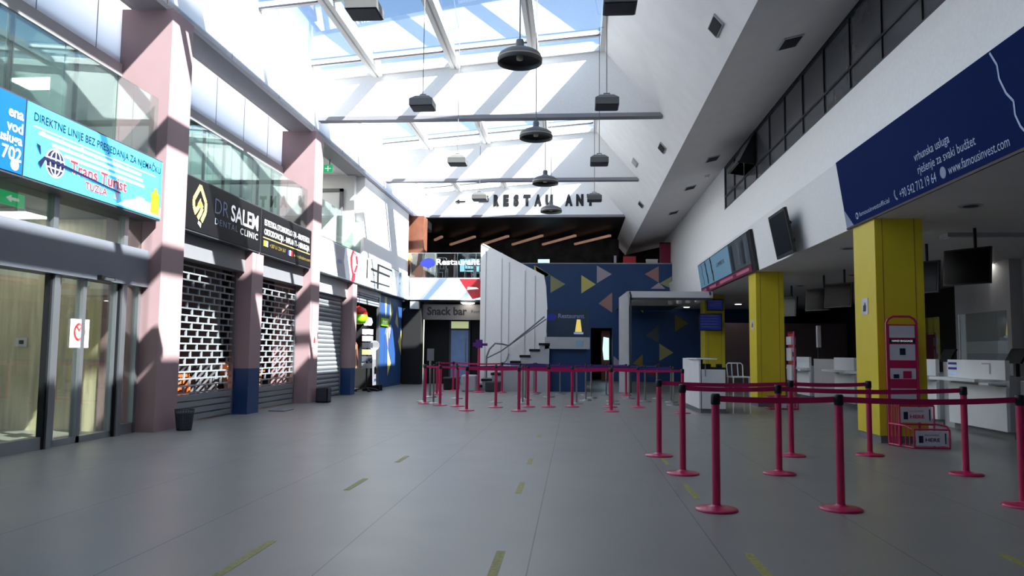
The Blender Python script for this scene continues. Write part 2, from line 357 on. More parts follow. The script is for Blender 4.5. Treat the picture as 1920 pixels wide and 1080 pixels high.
for x, y in ((-8.4,20.9),(-8.4,22.9),(-9.8,22.0)):  # these lit panels are added to brighten the end bay
    t = thing('fill_light_panel', 'white square lit panel added on the high ceiling to brighten the open end bay of the gallery', 'ceiling light', (x,y,6.85), 'added end bay fill lights')
    box('frame', (x-0.42,y-0.32,6.84),(x+0.42,y+0.32,6.90), 'white', t); box('diffuser', (x-0.38,y-0.28,6.825),(x+0.38,y+0.28,6.84), 'glow', t)
t = thing('exit_sign', 'small green exit sign with white cross, hung in the gallery right of the second column', 'sign', (-7.2,22.0,6.6)); box('hanger', (-7.16,21.99,6.7),(-7.14,22.01,6.9), 'dgrey', t)
box('panel', (-7.32,21.98,6.50),(-7.06,22.02,6.72), 'green', t)
c_ = MB(); flat(c_, (-7.19,21.98,6.61), BX, LU, [(-0.015,-0.08),(0.015,-0.08),(0.015,0.08),(-0.015,0.08)], 'wtxt'); flat(c_, (-7.19,21.98,6.61), BX, LU, [(-0.09,-0.015),(0.09,-0.015),(0.09,0.015),(-0.09,0.015)], 'wtxt', 0.009)
c_.build('pictogram', None, t)
# lit doorway at the gallery end
dr = sempty('door_1', (-8.0,24.0,4.3)); 
fb = MB(); fb.box((-8.75,24.0,4.3),(-8.65,24.1,6.45)); fb.box((-7.45,24.0,4.3),(-7.35,24.1,6.45)); fb.box((-8.75,24.0,6.35),(-7.35,24.1,6.45)); fb.build('door_frame', 'mgrey', dr)
box('door_panel', (-8.65,24.05,4.3),(-7.45,24.08,6.35), 'counter', dr)

# white box on the far left upper floor
S(MB().box((-8.4,24.3,4.28),(-6.72,31.0,6.9)).build('wall_left', 'white'))

# ---------------------------------------------------------------- pink columns
def column(label, y0, y1, top, cols, loc_x=-6.6, depth=0.95):
    t = thing('column', label, 'column', (loc_x-depth/2,(y0+y1)/2,0), 'pink columns on the left')
    z = 0
    for nm, h, m in cols:
        box(nm, (loc_x-depth,y0,z),(loc_x,y1,h), m, t); z = h
    return t
column('tall pink column between the glass sliding doors and the first grille shutter', 11.97, 12.68, 6.9, [('plinth',0.95,'pink'),('shaft',6.9,'pink')])
column('tall pink column right of the black dental sign', 19.12, 19.78, 6.9, [('shaft',6.9,'pink')])
def pier(label, y0, y1, x=-6.65, nz=0.93):
    t = thing('pier', label, 'pier', (x-0.2,(y0+y1)/2,0), 'short pink piers with navy feet')
    plabel(box('foot', (x-0.38,y0,0),(x,y1,nz), 'navy', t), 'navy painted foot'); box('shaft', (x-0.38,y0,nz),(x,y1,3.36), 'pink', t)
pier('short pink pier with navy foot between the two grille shutters', 15.62, 16.2)
pier('short pink pier with navy foot right of the solid roller shutter', 23.0, 23.48, nz=0.80)
S(MB().box((-7.6,5.0,0),(-7.05,4.4,3.4)).build('wall_left', 'pink'))
# column before the doors (nearest bay, outside the picture) closes the wall
S(MB().box((-7.6,YN,0),(-6.95,5.2,3.4)).build('wall_left', 'pink'))
S(MB().box((-7.55,4.65,3.4),(-6.6,5.3,6.9)).build('wall_left', 'pink'))

# ---------------------------------------------------------------- sliding doors
d2 = sempty('door_2', (-6.95,9,0))
MB().box((-7.12,5.2,2.29),(-6.80,11.97,2.88)).build('header', 'header', d2)
b_ = MB(); b_.box((-6.98,9.84-0.06,0),(-6.84,9.84+0.05,2.3)); b_.box((-6.98,11.40-0.06,0),(-6.84,11.40+0.06,2.3)); b_.box((-6.98,11.88,0),(-6.9,11.96,2.3)); b_.box((-6.98,7.0,0),(-6.84,7.1,2.3))
for y in (9.82, 11.46): b_.box((-7.0,y-0.05,2.88),(-6.9,y+0.05,3.40))
b_.build('frame_post', 'alu', d2)
b_ = MB(); b_.box((-7.0,10.48,0.0),(-6.9,10.56,2.3)); b_.box((-7.0,9.96,0.05),(-6.9,10.0,2.3)); b_.box((-7.0,11.28,0.05),(-6.9,11.32,2.3))
b_.box((-7.0,9.9,0.0),(-6.9,11.35,0.09)); b_.box((-7.0,7.1,0.0),(-6.88,9.78,0.16)); b_.box((-7.0,11.46,0),(-6.9,11.9,0.16)); b_.build('door_rail', 'alu', d2)
b_ = MB(); b_.box((-6.955,9.74,0.0),(-6.87,9.78,2.3)); b_.box((-6.955,11.31,0.0),(-6.87,11.34,2.3)); plabel(b_.build('seal', 'blk', d2), 'black brush seal')
for a, b, z0, z1 in ((7.1,9.78,0.16,2.29),(9.9,10.48,0.09,2.29),(10.56,11.3,0.09,2.29),(11.46,11.9,0.16,2.29),(5.2,9.77,2.88,3.4),(9.87,11.41,2.88,3.4),(11.51,11.97,2.88,3.4)):
    box('pane', (-6.955,a,z0),(-6.945,b,z1), 'dglass', d2)
t = thing('door_sensor', 'small black motion sensor on the grey header above the sliding doors', 'sensor', (-6.8,10.75,2.32))
box('housing', (-6.8,10.62,2.30),(-6.72,10.95,2.36), 'blk', t, 0.01); box('lens', (-6.725,10.68,2.29),(-6.70,10.89,2.33), 'dgrey', t)
t = thing('door_sticker', 'white sticker with red round no-entry sign on the sliding door leaf', 'sticker', (-6.94,10.4,1.35))
box('sheet', (-6.944,10.30,1.32),(-6.940,10.72,1.72), 'paper', t)
s_ = MB(); cc = [(0.13*math.cos(a*math.pi/12), 0.13*math.sin(a*math.pi/12)) for a in range(24)]
flat(s_, (-6.940,10.5,1.54), LX, LU, cc, 'red', 0.002); flat(s_, (-6.940,10.5,1.54), LX, LU, [(a*0.72,b*0.72) for a,b in cc], 'wtxt', 0.005)
line2(s_, [(-0.08,0.08),(0.08,-0.08)], 0.03, 'red', (-6.940,10.5,1.54), LX, LU, 0.008); s_.build('prohibition_mark', None, t)
# vestibule
S(MB().box((-11,12.0,0),(-7.56,12.6,3.4)).build('wall_back', 'marble'))
S(MB().box((-13,YN,0),(-12.8,2.5,3.4)).box((-13,12.45,0),(-12.8,36,3.4)).box((-13,2.5,3.0),(-12.8,12.45,3.4)).build('wall_left', 'marble'))
S(MB().box((-70,-40,-0.25),(-13.0,60,-0.05)).build('floor', 'lgrey'))
ext = sempty('window_10', (-12.9,7,0)); q = MB()  # unseen outer glazing, added so daylight reaches the vestibule
for y in (2.5,4.5,6.5,8.5,10.4,12.35): q.box((-12.95,y,0),(-12.85,y+0.08,3.0))
q.build('window_frame', 'alu', ext)
for y in (2.5,4.5,6.5,8.5,10.4): box('pane', (-12.905,y+0.08,0.02),(-12.895,y+1.9,2.98), 'glazed', ext)
for k, (x, y) in enumerate(((-8.6,9.6),(-8.6,11.4),(-10.6,9.6),(-10.6,11.4))):  # lit panels added as extra light for the vestibule
    t = thing('fill_light_panel', 'white square lit panel added on the ceiling to brighten the entrance vestibule', 'ceiling light', (x,y,3.4), 'added vestibule fill lights')
    box('frame', (x-0.32,y-0.32,3.37),(x+0.32,y+0.32,3.42), 'white', t); box('diffuser', (x-0.29,y-0.29,3.355),(x+0.29,y+0.29,3.37), 'glow', t)
t = thing('exit_sign', 'green exit sign with white arrows and runner behind the glass above the doors', 'sign', (-7.5,9.9,3.4))
box('panel', (-7.52,9.0,3.20),(-7.48,9.98,3.38), 'green', t)
c_ = MB(); flat(c_, (-7.48,9.0,3.2), LX, LU, [(0.08,0.03),(0.3,0.03),(0.3,0.15),(0.08,0.15)], 'wtxt'); 
flat(c_, (-7.48,9.0,3.2), LX, LU, [(0.62,0.09),(0.72,0.14),(0.72,0.11),(0.86,0.11),(0.86,0.07),(0.72,0.07),(0.72,0.04)], 'wtxt'); c_.build('pictogram', None, t)
t = thing('wall_switch', 'small black switch on the travertine wall seen through the left door glass', 'switch', (-8.9,11.99,1.4))
box('plate', (-9.0,11.988,1.33),(-8.8,12.0,1.47), 'paper', t); box('rocker', (-8.93,11.978,1.37),(-8.86,11.988,1.43), 'blk', t)

# ---------------------------------------------------------------- grille shutters
def grille(label, y0, y1, n):
    t = thing('grille_shutter', label, 'shutter', (-7.0,(y0+y1)/2,0))
    b = MB(); z = 0.52; rp = 0.128; cw = 0.43; k = 0
    while z < 2.86:
        b.box((-7.02,y0,z-0.014),(-6.99,y1,z+0.014))
        if z+rp < 2.9:
            y = y0 + (cw/2 if k % 2 else 0.02)
            while y < y1-0.03:
                b.box((-7.018,y,z+0.014),(-6.992,y+0.045,z+rp-0.014)); y += cw
        z += rp; k += 1
    b.build('grille', 'shut', t)
    q = MB()
    for i in range(4): q.prism([(-7.03,y0,0.02+i*0.12),(-6.97,y0,0.025+i*0.12),(-6.965,y0,0.115+i*0.12),(-7.03,y0,0.135+i*0.12)], (0,y1-y0,0))
    q.build('bottom_slat', 'shut', t)
    box('guide_rail', (-7.05,y0-0.05,0),(-6.95,y0,2.95), 'alu', t); box('guide_rail', (-7.05,y1,0),(-6.95,y1+0.05,2.95), 'alu', t)
    q = MB(); q.box((-7.1,y0-0.05,2.92),(-6.80,y1+0.05,3.36)); q.build('housing', 'mgrey', t)
    return t
grille('first grille shutter with brick-shaped openings, between the tall pink column and the navy-footed pier', 12.75, 15.56, 1)
grille('second grille shutter with brick-shaped openings, left of the second tall pink column', 16.28, 19.06, 2)
t = thing('roller_shutter', 'closed grey solid roller shutter right of the second tall pink column', 'shutter', (-7.0,21.4,0))
q = MB()
for i in range(23):
    z = 0.02+i*0.125; q.prism([(-7.03,19.84,z),(-6.985,19.84,z+0.01),(-6.965,19.84,z+0.06),(-6.985,19.84,z+0.115),(-7.03,19.84,z+0.12)], (0,3.1,0))
q.build('curtain', 'shut', t)
box('housing', (-7.1,19.8,2.9),(-6.82,23.0,3.36), 'lgrey', t)
box('guide_rail', (-7.05,19.79,0),(-6.95,19.84,2.9), 'alu', t); box('guide_rail', (-7.05,22.94,0),(-6.95,22.99,2.9), 'alu', t)
# shop interiors
S(MB().box((-11.0,12.65,0),(-10.9,23.4,3.42)).box((-10.9,19.3,0),(-7.05,19.5,3.42)).box((-10.9,23.2,0),(-7.1,23.4,3.42)).build('wall_left', 'dgrey'))
S(MB().box((-8.9,15.3,0),(-7.2,15.45,3.42)).build('wall_left', 'mgrey'))
t = thing('crate', 'orange wooden crate with a diagonal brace behind the first grille shutter', 'crate', (-7.9,14.2,0))
q = MB(); q.box((-8.3,13.6,0),(-8.24,14.9,0.85)); q.box((-7.56,13.6,0),(-7.5,14.9,0.08)); q.box((-7.56,13.6,0.38),(-7.5,14.9,0.46)); q.box((-7.56,13.6,0.78),(-7.5,14.9,0.87)); q.box((-8.3,13.6,0),(-7.5,13.66,0.85)); q.box((-8.3,14.84,0),(-7.5,14.9,0.85)); q.build('frame', 'orange', t)
q = MB(); q.prism([(-7.49,13.66,0.08),(-7.49,13.82,0.08),(-7.49,14.8,0.8),(-7.49,14.64,0.8)], (-0.03,0,0)); q.build('brace', 'orange', t)
box('side_panel', (-8.24,13.66,0.04),(-7.6,14.84,0.74), 'bwood', t)
t = thing('goods_bag', 'blue and red plastic bag behind the left edge of the first grille shutter', 'bag', (-7.5,12.95,0))
MB().lathe([(0.02,0),(0.24,0.02),(0.27,0.4),(0.2,0.8),(0.1,1.0),(0.13,1.05)], (-7.45,13.0,0), 14).build('body', 'royal', t); MB().lathe([(0.275,0.3),(0.28,0.32),(0.28,0.5),(0.27,0.52)], (-7.45,13.0,0), 14).build('stripe', 'red', t)
t = thing('shop_counter', 'brown wooden counter behind the second grille shutter', 'counter', (-8.1,17.7,0))
box('body', (-8.5,16.5,0),(-7.7,18.9,0.78), 'wood', t); box('top', (-8.55,16.45,0.78),(-7.64,18.95,0.84), 'orange', t)
t = thing('goods_box', 'pale box lying on the brown counter behind the second grille shutter', 'box', (-8.1,17.9,0.84))
box('body', (-8.4,17.5,0.84),(-7.85,18.3,0.98), 'cream', t); box('lid', (-8.42,17.48,0.98),(-7.83,18.32,1.02), 'white', t)
t = thing('striped_board', 'tilted striped cardboard panel leaning behind the second grille shutter', 'board', (-7.5,16.8,0))
MB().prism([(-7.45,16.5,0.02),(-7.45,17.1,0.02),(-7.6,17.1,0.7),(-7.6,16.5,0.7)], (-0.04,0,0)).build('sheet', 'orange', t)
q = MB()
for i in range(3): q.prism([(-7.455-0.03*i,16.55,0.1+0.2*i),(-7.455-0.03*i,17.05,0.2+0.2*i),(-7.47-0.03*i,17.05,0.27+0.2*i),(-7.47-0.03*i,16.55,0.17+0.2*i)], (0.02,0,0))
q.build('stripes', 'cream', t)

# ---------------------------------------------------------------- lightbox signs, left row
ZS0, ZS1 = 3.38, 4.30
def lbox(label, y0, y1, m, x=-6.62, z0=ZS0, z1=ZS1, edge='dgrey'):
    t = thing('lightbox_sign', label, 'sign', (x-0.1,(y0+y1)/2,z0))
    box('case', (x-0.3,y0,z0-0.03),(x-0.01,y1,z1+0.02), edge, t)
    box('panel', (x-0.01,y0+0.01,z0),(x,y1-0.01,z1), m, t)
    return t
XS = -6.62
t = lbox('blue lightbox sign cut by the left edge of the photo, left of the cyan one', 5.3, 8.76, 'bluebox')
for s_, z, h in (('ena',4.03,0.13),('vod',3.86,0.13),('usluga',3.72,0.12),('61 702',3.52,0.16)):
    text(s_, (XS,8.72,z), LX, LU, h, 'wtxt', t, bold=0.02, align='RIGHT')
c_ = MB(); cc = [(0.07*math.cos(a*math.pi/6), 0.07*math.sin(a*math.pi/6)) for a in range(12)]; flat(c_, (XS,8.62,3.47), LX, LU, cc, 'cyan2'); c_.build('emblem', None, t)
t = lbox('cyan travel-agency lightbox sign with a globe emblem above the sliding doors', 8.78, 11.92, 'cyan')
text('DIREKTNE LINIJE BEZ PRESJEDANJA ZA NJEMAČKU', (XS,8.90,4.10), LX, LU, 0.105, 'ntxt', t, width=2.95, bold=0.012)
g_ = MB()
flat(g_, (XS,8.8,3.4), LX, LU, [(0.1,0.62),(2.9,0.62),(2.9,0.635),(0.1,0.635)], 'wtxt', 0.003)
for i, z in enumerate((0.54,0.46,0.38)):
    flat(g_, (XS,9.0+0.25*i,3.4), LX, LU, [(0.0,z),(2.3-0.2*i,z),(2.3-0.2*i,z+0.045),(0.0,z+0.045)], 'cyan2', 0.003)
flat(g_, (XS,8.8,3.4), LX, LU, [(1.9,0.0),(3.1,0.0),(3.1,0.16),(2.5,0.2),(2.1,0.1)], 'cyan2', 0.003)
g_.build('print', None, t)
text('Frankfurt - Stuttgart - München', (XS,9.05,3.945), LX, LU, 0.06, 'wtxt', t, width=2.1)
text('svakodnevni polasci', (XS,9.3,3.865), LX, LU, 0.06, 'wtxt', t, width=1.7)
g_ = MB(); o_ = (XS,9.33,3.66)
cc = [(0.17*math.cos(a*math.pi/10), 0.17*math.sin(a*math.pi/10)) for a in range(20)]; flat(g_, o_, LX, LU, [(a*1.12,b*1.12) for a,b in cc], 'wtxt', 0.004); flat(g_, o_, LX, LU, cc, 'ntxt', 0.007)
for k in (-0.6,0,0.6): line2(g_, [(k*0.17*math.cos(a*math.pi/8), 0.16*math.sin(a*math.pi/8)) for a in range(-4,5)], 0.018, 'wtxt', o_, LX, LU, 0.010)
line2(g_, [(-0.16,0.05),(0.16,0.05)], 0.018, 'wtxt', o_, LX, LU, 0.010); line2(g_, [(-0.15,-0.07),(0.15,-0.07)], 0.018, 'wtxt', o_, LX, LU, 0.010)
flat(g_, o_, LX, LU, [(-0.33,-0.06),(-0.22,0.04),(0.2,0.02),(1.45,-0.08),(1.45,-0.095),(0.2,-0.02),(-0.2,-0.0),(-0.27,-0.12)], 'ntxt', 0.013)
flat(g_, o_, LX, LU, [(-0.38,0.17),(-0.3,0.15),(-0.28,0.03)], 'ntxt', 0.013)
g_.build('emblem', None, t)
for off, mm, bd in ((0.006,'wtxt',0.05),(0.012,'rtxt',0.015)):
    text('Trans Turist', (XS,9.62,3.62), LX, LU, 0.165, mm, t, width=1.3, bold=bd, depth=off); text('TUZLA', (XS,9.95,3.47), LX, LU, 0.10, mm, t, width=0.5, bold=bd, depth=off)
g_ = MB(); flat(g_, (XS,11.6,3.42), LX, LU, [(0,0.02),(0.24,0.02),(0.25,0.34),(0.17,0.36),(0.17,0.42),(0.08,0.42),(0.08,0.36),(0,0.33)], 'lime', 0.006)
g_.build('suitcase_print', None, t)
g_ = MB(); flat(g_, (XS,10.62,3.42), LX, LU, [(0,0.05),(0.12,0.02),(0.16,0.3),(0.03,0.32)], 'lblue', 0.006); flat(g_, (XS,11.2,3.5), LX, LU, [(0,0.0),(0.22,0.0),(0.22,0.12),(0,0.12)], 'skin', 0.006); g_.build('figure_print', None, t)
# dental clinic
t = lbox('black dental clinic sign with a gold leaf-shaped emblem', 12.70, 15.92, 'dental')
o_ = (XS,13.2,3.52); g_ = MB()
line2(g_, [(-0.13,0.16),(-0.22,0.28),(-0.23,0.40),(0,0.68),(0.22,0.42),(0.22,0.25),(0.08,0.06)], 0.085, 'gold', o_, LX, LU)
line2(g_, [(-0.15,0.20),(0.02,0.37),(0.09,0.30),(0.03,0.20),(-0.07,0.09)], 0.085, 'gold', o_, LX, LU, 0.007)
line2(g_, [(-0.06,0.32),(0.02,0.42),(0.0,0.42)], 0.07, 'gold', o_, LX, LU, 0.007)
flat(g_, o_, LX, LU, [(-0.06,0.0),(0.05,-0.06),(0.06,0.02),(-0.04,0.05)], 'wtxt', 0.009); g_.build('emblem', None, t)
text('DR', (XS,13.78,3.82), LX, LU, 0.30, 'gtxt', t, width=0.56, bold=-0.01)
text('SALEM', (XS,14.46,3.80), LX, LU, 0.32, 'wtxt', t, width=1.30, bold=0.015)
text('DENTAL', (XS,13.80,3.62), LX, LU, 0.12, 'gtxt', t, width=0.98, spacing=1.25); text('CLINIC', (XS,14.90,3.60), LX, LU, 0.13, 'wtxt', t, width=0.86, spacing=1.25, bold=0.01)
t = lbox('black dental services sign with small flags, right half beside the second column', 15.97, 19.10, 'dental')
text('ESTETSKA STOMATOLOGIJA - PROTETIKA', (XS,16.10,3.98), LX, LU, 0.13, 'wtxt', t, width=2.85, bold=0.012)
text('ORTODONCIJA - IMPLANTI - HIRURGIJA', (XS,16.10,3.78), LX, LU, 0.13, 'wtxt', t, width=2.85, bold=0.012)
g_ = MB(); flat(g_, (XS,16.0,3.40), LX, LU, [(0.05,0.30),(3.0,0.30),(3.0,0.32),(0.05,0.32)], 'gold')
flat(g_, (XS,16.0,3.45), LX, LU, [(0.08,0.08),(0.20,0.08),(0.20,0.2),(0.08,0.2)], 'lime'); flat(g_, (XS,16.0,3.45), LX, LU, [(0.20,0.08),(0.32,0.08),(0.32,0.2),(0.20,0.2)], 'wtxt')
flat(g_, (XS,17.5,3.45), LX, LU, [(0.0,0.06),(0.1,0.06),(0.1,0.18),(0.0,0.18)], 'royal'); flat(g_, (XS,17.5,3.45), LX, LU, [(0.1,0.06),(0.2,0.06),(0.2,0.18),(0.1,0.18)], 'wtxt'); flat(g_, (XS,17.5,3.45), LX, LU, [(0.2,0.06),(0.3,0.06),(0.3,0.18),(0.2,0.18)], 'red')
g_.build('flags', None, t)
text('+387 61 234 567', (XS,16.42,3.54), LX, LU, 0.085, 'dgold', t, width=0.95); text('www.drsalem.com', (XS,17.88,3.52), LX, LU, 0.085, 'dgold', t, width=1.15)
# white row beyond
def art(mb, y, z, pts, m, off=0.004): flat(mb, (XS,y,z), LX, LU, pts, m, off)
t = lbox('white lightbox sign with a bottle shape and a red ribbon right of the second column', 19.85, 24.1, 'wbox')
g_ = MB(); art(g_, 20.9, ZS0, [(0.15,0.02),(1.25,0.02),(1.0,0.5),(1.1,0.9),(0.1,0.9),(0.3,0.5)], 'lgrey')
art(g_, 21.0, ZS0, [(0.3,0.4),(0.7,0.4),(0.7,0.5),(0.3,0.5)], 'gtxt', 0.008); g_.build('bottle_print', None, t)
g_ = MB()
for o1, o2 in (((0.15,0.0),(0.25,0.2)),((0.25,0.2),(0.05,0.45)),((0.05,0.45),(0.0,0.7)),((0.0,0.7),(0.2,0.90)),((0.2,0.90),(0.55,0.82)),((0.55,0.82),(0.65,0.55)),((0.65,0.55),(0.4,0.28)),((0.4,0.28),(0.3,0.0))):
    art(g_, 22.55, ZS0, [(o1[0]-0.02,o1[1]-0.015),(o1[0]+0.18,o1[1]-0.015),(o2[0]+0.18,o2[1]+0.015),(o2[0]-0.02,o2[1]+0.015)], 'dred', 0.004+0.0012*len(g_.f)/8)
g_.build('ribbon_print', None, t)
text('R', (XS,19.98,4.22), LX, LU, 0.08, 'gtxt', t)
t = lbox('white lightbox sign with a black grid drawing above the open shop', 24.15, 30.85, 'wbox')
g_ = MB(); o_ = (XS,24.55,ZS0)
line2(g_, [(1.3,0.02),(1.3,0.86)], 0.26, 'btxt', o_, LX, LU); line2(g_, [(0.35,0.60),(3.0,0.60)], 0.075, 'btxt', o_, LX, LU, 0.008); line2(g_, [(0.35,0.20),(3.0,0.24)], 0.055, 'btxt', o_, LX, LU, 0.008); line2(g_, [(1.3,0.84),(3.3,0.84),(3.3,0.64)], 0.06, 'btxt', o_, LX, LU, 0.008)
line2(g_, [(-0.1,0.25),(-0.1,0.85)], 0.14, 'btxt', o_, LX, LU); line2(g_, [(0.1,0.5),(0.1,0.85)], 0.18, 'gold', o_, LX, LU)
for a, b in ((0.7,0.42),(1.7,0.42),(2.3,0.40),(0.7,0.08),(1.9,0.08)): flat(g_, o_, LX, LU, [(a,b),(a+0.25,b),(a+0.25,b+0.05),(a,b+0.05)], 'gtxt', 0.006)
for a in (3.4,4.6): line2(g_, [(a,0.05),(a+0.12,0.5),(a,0.88)], 0.3, 'skyad', o_, LX, LU)
g_.build('drawing', None, t)

# ---------------------------------------------------------------- open shop and its displays
S(MB().box((-10.9,27.4,0),(-6.95,27.6,3.36)).box((-10.9,23.4,0),(-10.8,27.4,3.36)).build('wall_left', 'dark'))
t = thing('shutter_housing', 'raised grey shutter box over the open shop front', 'shutter', (-7,25.4,2.85))
q = MB()
for i in range(4): q.prism([(-7.0,23.5,2.86+0.085*i),(-6.93,23.5,2.87+0.085*i),(-6.93,23.5,2.93+0.085*i),(-7.0,23.5,2.94+0.085*i)], (0,3.9,0))
q.build('slats', 'shut', t); box('fascia', (-7.05,23.5,3.2),(-6.88,27.35,3.35), 'white', t); box('side_post', (-7.0,27.28,0),(-6.9,27.38,3.2), 'alu', t)
t = thing('display_rack', 'black wheeled display rack with cards and white discs at the open shop front', 'rack', (-6.75,25.2,0))
q = MB(); q.tube([(-6.75,25.2,0.1),(-6.75,25.2,2.15)], 0.025); q.build('pole', 'blk', t)
for a in range(4):
    an = a*math.pi/2+0.5; q = MB(); q.tube([(-6.75,25.2,0.12),(-6.75+0.35*math.cos(an),25.2+0.35*math.sin(an),0.06)], 0.02); q.lathe([(0.001,0),(0.05,0.0),(0.05,0.06),(0.001,0.06)], (-6.75+0.35*math.cos(an),25.2+0.35*math.sin(an),0), 10); q.build('leg', 'blk', t)
for i in range(6):
    z = 0.75+0.22*i; q = MB(); q.box((-6.88,25.0,z),(-6.85,25.4,z+0.17)); q.box((-6.65,25.0,z),(-6.62,25.4,z+0.17)); q.box((-6.86,24.97,z),(-6.64,25.0,z+0.17)); q.build('card_holder', ['lgrey','tdrk','tgrn','dgrey','paper','wtxt'][i], t)
MB().lathe([(0.001,-0.02),(0.12,-0.06),(0.16,0.05),(0.12,0.18),(0.001,0.22)], (-6.75,25.2,2.2), 16).build('white_top', 'wtxt', t)
t = thing('promotion_board', 'white portrait board on black feet standing in front of the open shop', 'board', (-6.6,25.75,0))
MB().prism([(-6.62,25.55,0.18),(-6.62,25.95,0.18),(-6.66,25.95,1.4),(-6.66,25.55,1.4)], (-0.02,0,0)).build('sheet', 'wtxt', t)
q = MB(); flat(q, (-6.615,25.55,0.2), LX, LU, [(0.08,0.35),(0.32,0.35),(0.32,0.55),(0.2,0.62),(0.08,0.55)], 'btxt', 0.004); flat(q, (-6.615,25.55,0.2), LX, LU, [(0.06,0.1),(0.34,0.1),(0.34,0.2),(0.06,0.2)], 'lblue', 0.004); q.build('print', None, t)
q = MB(); q.box((-6.9,25.55,0),(-6.4,25.6,0.18)); q.box((-6.9,25.9,0),(-6.4,25.95,0.18)); q.build('foot', 'blk', t)
t = thing('hanging_toy', 'round lime green and red toy hanging in the open shop front', 'toy', (-6.85,24.5,2.3))
MB().lathe([(0.001,0),(0.2,0.04),(0.3,0.2),(0.25,0.36),(0.001,0.42)], (-6.85,24.45,2.15), 16).build('body', 'lime', t); MB().lathe([(0.26,0.32),(0.28,0.34),(0.22,0.5),(0.001,0.6)], (-6.85,24.45,2.15), 16).build('cap', 'red', t)
q = MB(); q.tube([(-6.85,24.45,2.74),(-6.85,24.45,3.2)], 0.008); q.build('string', 'blk', t)
t = thing('garment_display', 'hanging garments in blue and tan beside the display rack of the open shop', 'garments', (-7.05,24.2,0))
q = MB(); q.tube([(-7.1,23.9,1.75),(-7.1,24.9,1.75)], 0.015); q.tube([(-7.1,23.9,0.0),(-7.1,23.9,1.75)], 0.015); q.tube([(-7.1,24.9,0.0),(-7.1,24.9,1.75)], 0.015); q.build('rail', 'blk', t)
for i, mm in enumerate(['wtxt','royal','royal','skin','bwood']):
    y = 24.0+0.18*i; q = MB(); q.prism([(-7.28,y,0.75+0.1*(i%2)),(-6.92,y,0.75),(-6.96,y,1.5),(-7.1,y,1.72),(-7.24,y,1.5)], (0,0.09,0)); q.build('garment', mm, t)
t = thing('round_mirror', 'round white disc sign sticking out at the right of the display rack', 'disc', (-6.8,26.5,1.55))
q = MB(); vs = [(-6.85+0.17*math.cos(a*math.pi/10),26.5,1.5+0.17*math.sin(a*math.pi/10)) for a in range(20)]; q.prism(vs, (0,0.04,0)); q.build('disc', 'wtxt', t); box('bracket', (-7.02,26.5,1.47),(-6.9,26.54,1.53), 'blk', t)
# blue wall with triangles, left
bw = MB(); bw.box((-7.3,27.42,0),(-6.9,30.9,3.36), 'blue')
def tri(mb, org, xd, pts, m): flat(mb, org, xd, LU, pts, m, 0.003)
o_ = (-6.9,27.42,0)
for pts, m in (([(0.55,3.3),(0.95,3.3),(0.8,2.5)],'tyel'),([(1.4,3.2),(1.95,2.8),(1.4,2.35)],'tgrn'),([(2.6,2.9),(2.9,2.2),(2.3,2.4)],'tgrn'),([(0.9,1.95),(1.25,2.3),(1.25,1.35)],'tpnk'),([(1.25,2.3),(1.7,2.3),(1.4,1.75)],'tgry'),([(1.2,1.4),(1.75,0.85),(1.25,0.4)],'tyel'),([(2.9,1.7),(3.44,2.15),(3.44,1.15)],'tyel'),([(0.7,1.9),(1.2,2.3),(1.5,2.7)],'tgrn')):
    tri(bw, o_, LX, pts, m)
S(bw.build('wall_left', None))
t = thing('small_sign', 'small lime green sign on the blue triangle-patterned wall beside the open shop', 'sign', (-6.88,27.9,2.2))
box('panel', (-6.89,27.45,2.22),(-6.85,28.5,2.5), 'lime', t); text('EXIT', (-6.85,27.6,2.29), LX, LU, 0.13, 'wtxt', t, width=0.7)

# ================================================================ FAR END
# balcony front lightbox, railing, snack bar
YF = 30.9
S(MB().box((-8.5,31.05,3.40),(-2.6,YB,4.22)).box((-2.6,YB+0.15,3.4),(4.6,44,5.0)).box((-8.5,YB-0.01,3.40),(-2.6,44,4.22)).build('floor', 'dgrey'))
t = thing('lightbox_sign', 'wide white lightbox with a dark red right end under the restaurant balcony', 'sign', (-5,YF,3.4))
box('case', (-6.62,YF,3.36),(-2.9,YF+0.15,4.28), 'dgrey', t); box('panel', (-6.60,YF-0.02,3.38),(-2.92,YF,4.26), 'wbox', t)
g_ = MB(); o_ = (-6.6,YF-0.02,3.38)
flat(g_, o_, BX, LU, [(0.55,0.02),(1.2,0.84),(2.2,0.84),(2.55,0.02)], 'lblue', 0.004)
flat(g_, o_, BX, LU, [(2.0,0.84),(2.55,0.02),(3.6,0.3),(3.6,0.84)], 'dred', 0.008); flat(g_, o_, BX, LU, [(2.5,0.02),(3.6,0.3),(3.6,0.15),(3.3,0.02)], 'cyan2', 0.008)
flat(g_, o_, BX, LU, [(2.33,0.4),(2.8,0.44),(2.7,0.5),(2.35,0.52)], 'wtxt', 0.012); flat(g_, o_, BX, LU, [(0.2,0.55),(0.28,0.55),(0.28,0.62),(0.2,0.62)], 'gtxt', 0.004); flat(g_, o_, BX, LU, [(0.5,0.55),(0.58,0.55),(0.58,0.62),(0.5,0.62)], 'gtxt', 0.004)
g_.build('print', None, t)
text('snack  bar  pizza', (-5.65,YF-0.02,3.54), BX, LU, 0.06, 'gtxt', t, width=0.8)
t = thing('glass_railing', 'glass balustrade with the word Restaurant on the balcony', 'railing', (-5,YF+0.1,4.28))
box('pane', (-6.6,YF+0.06,4.30),(-2.9,YF+0.075,5.25), 'rglass', t)
q = MB()
for x in (-6.6,-6.1,-5.6,-4.7,-3.95,-3.0): q.tube([(x,YF+0.12,4.22),(x,YF+0.12,5.27)], 0.022)
q.build('post', 'alu', t)
q = MB(); q.tube([(-6.62,YF+0.12,5.27),(-2.9,YF+0.12,5.27)], 0.022); q.build('handrail', 'alu', t)
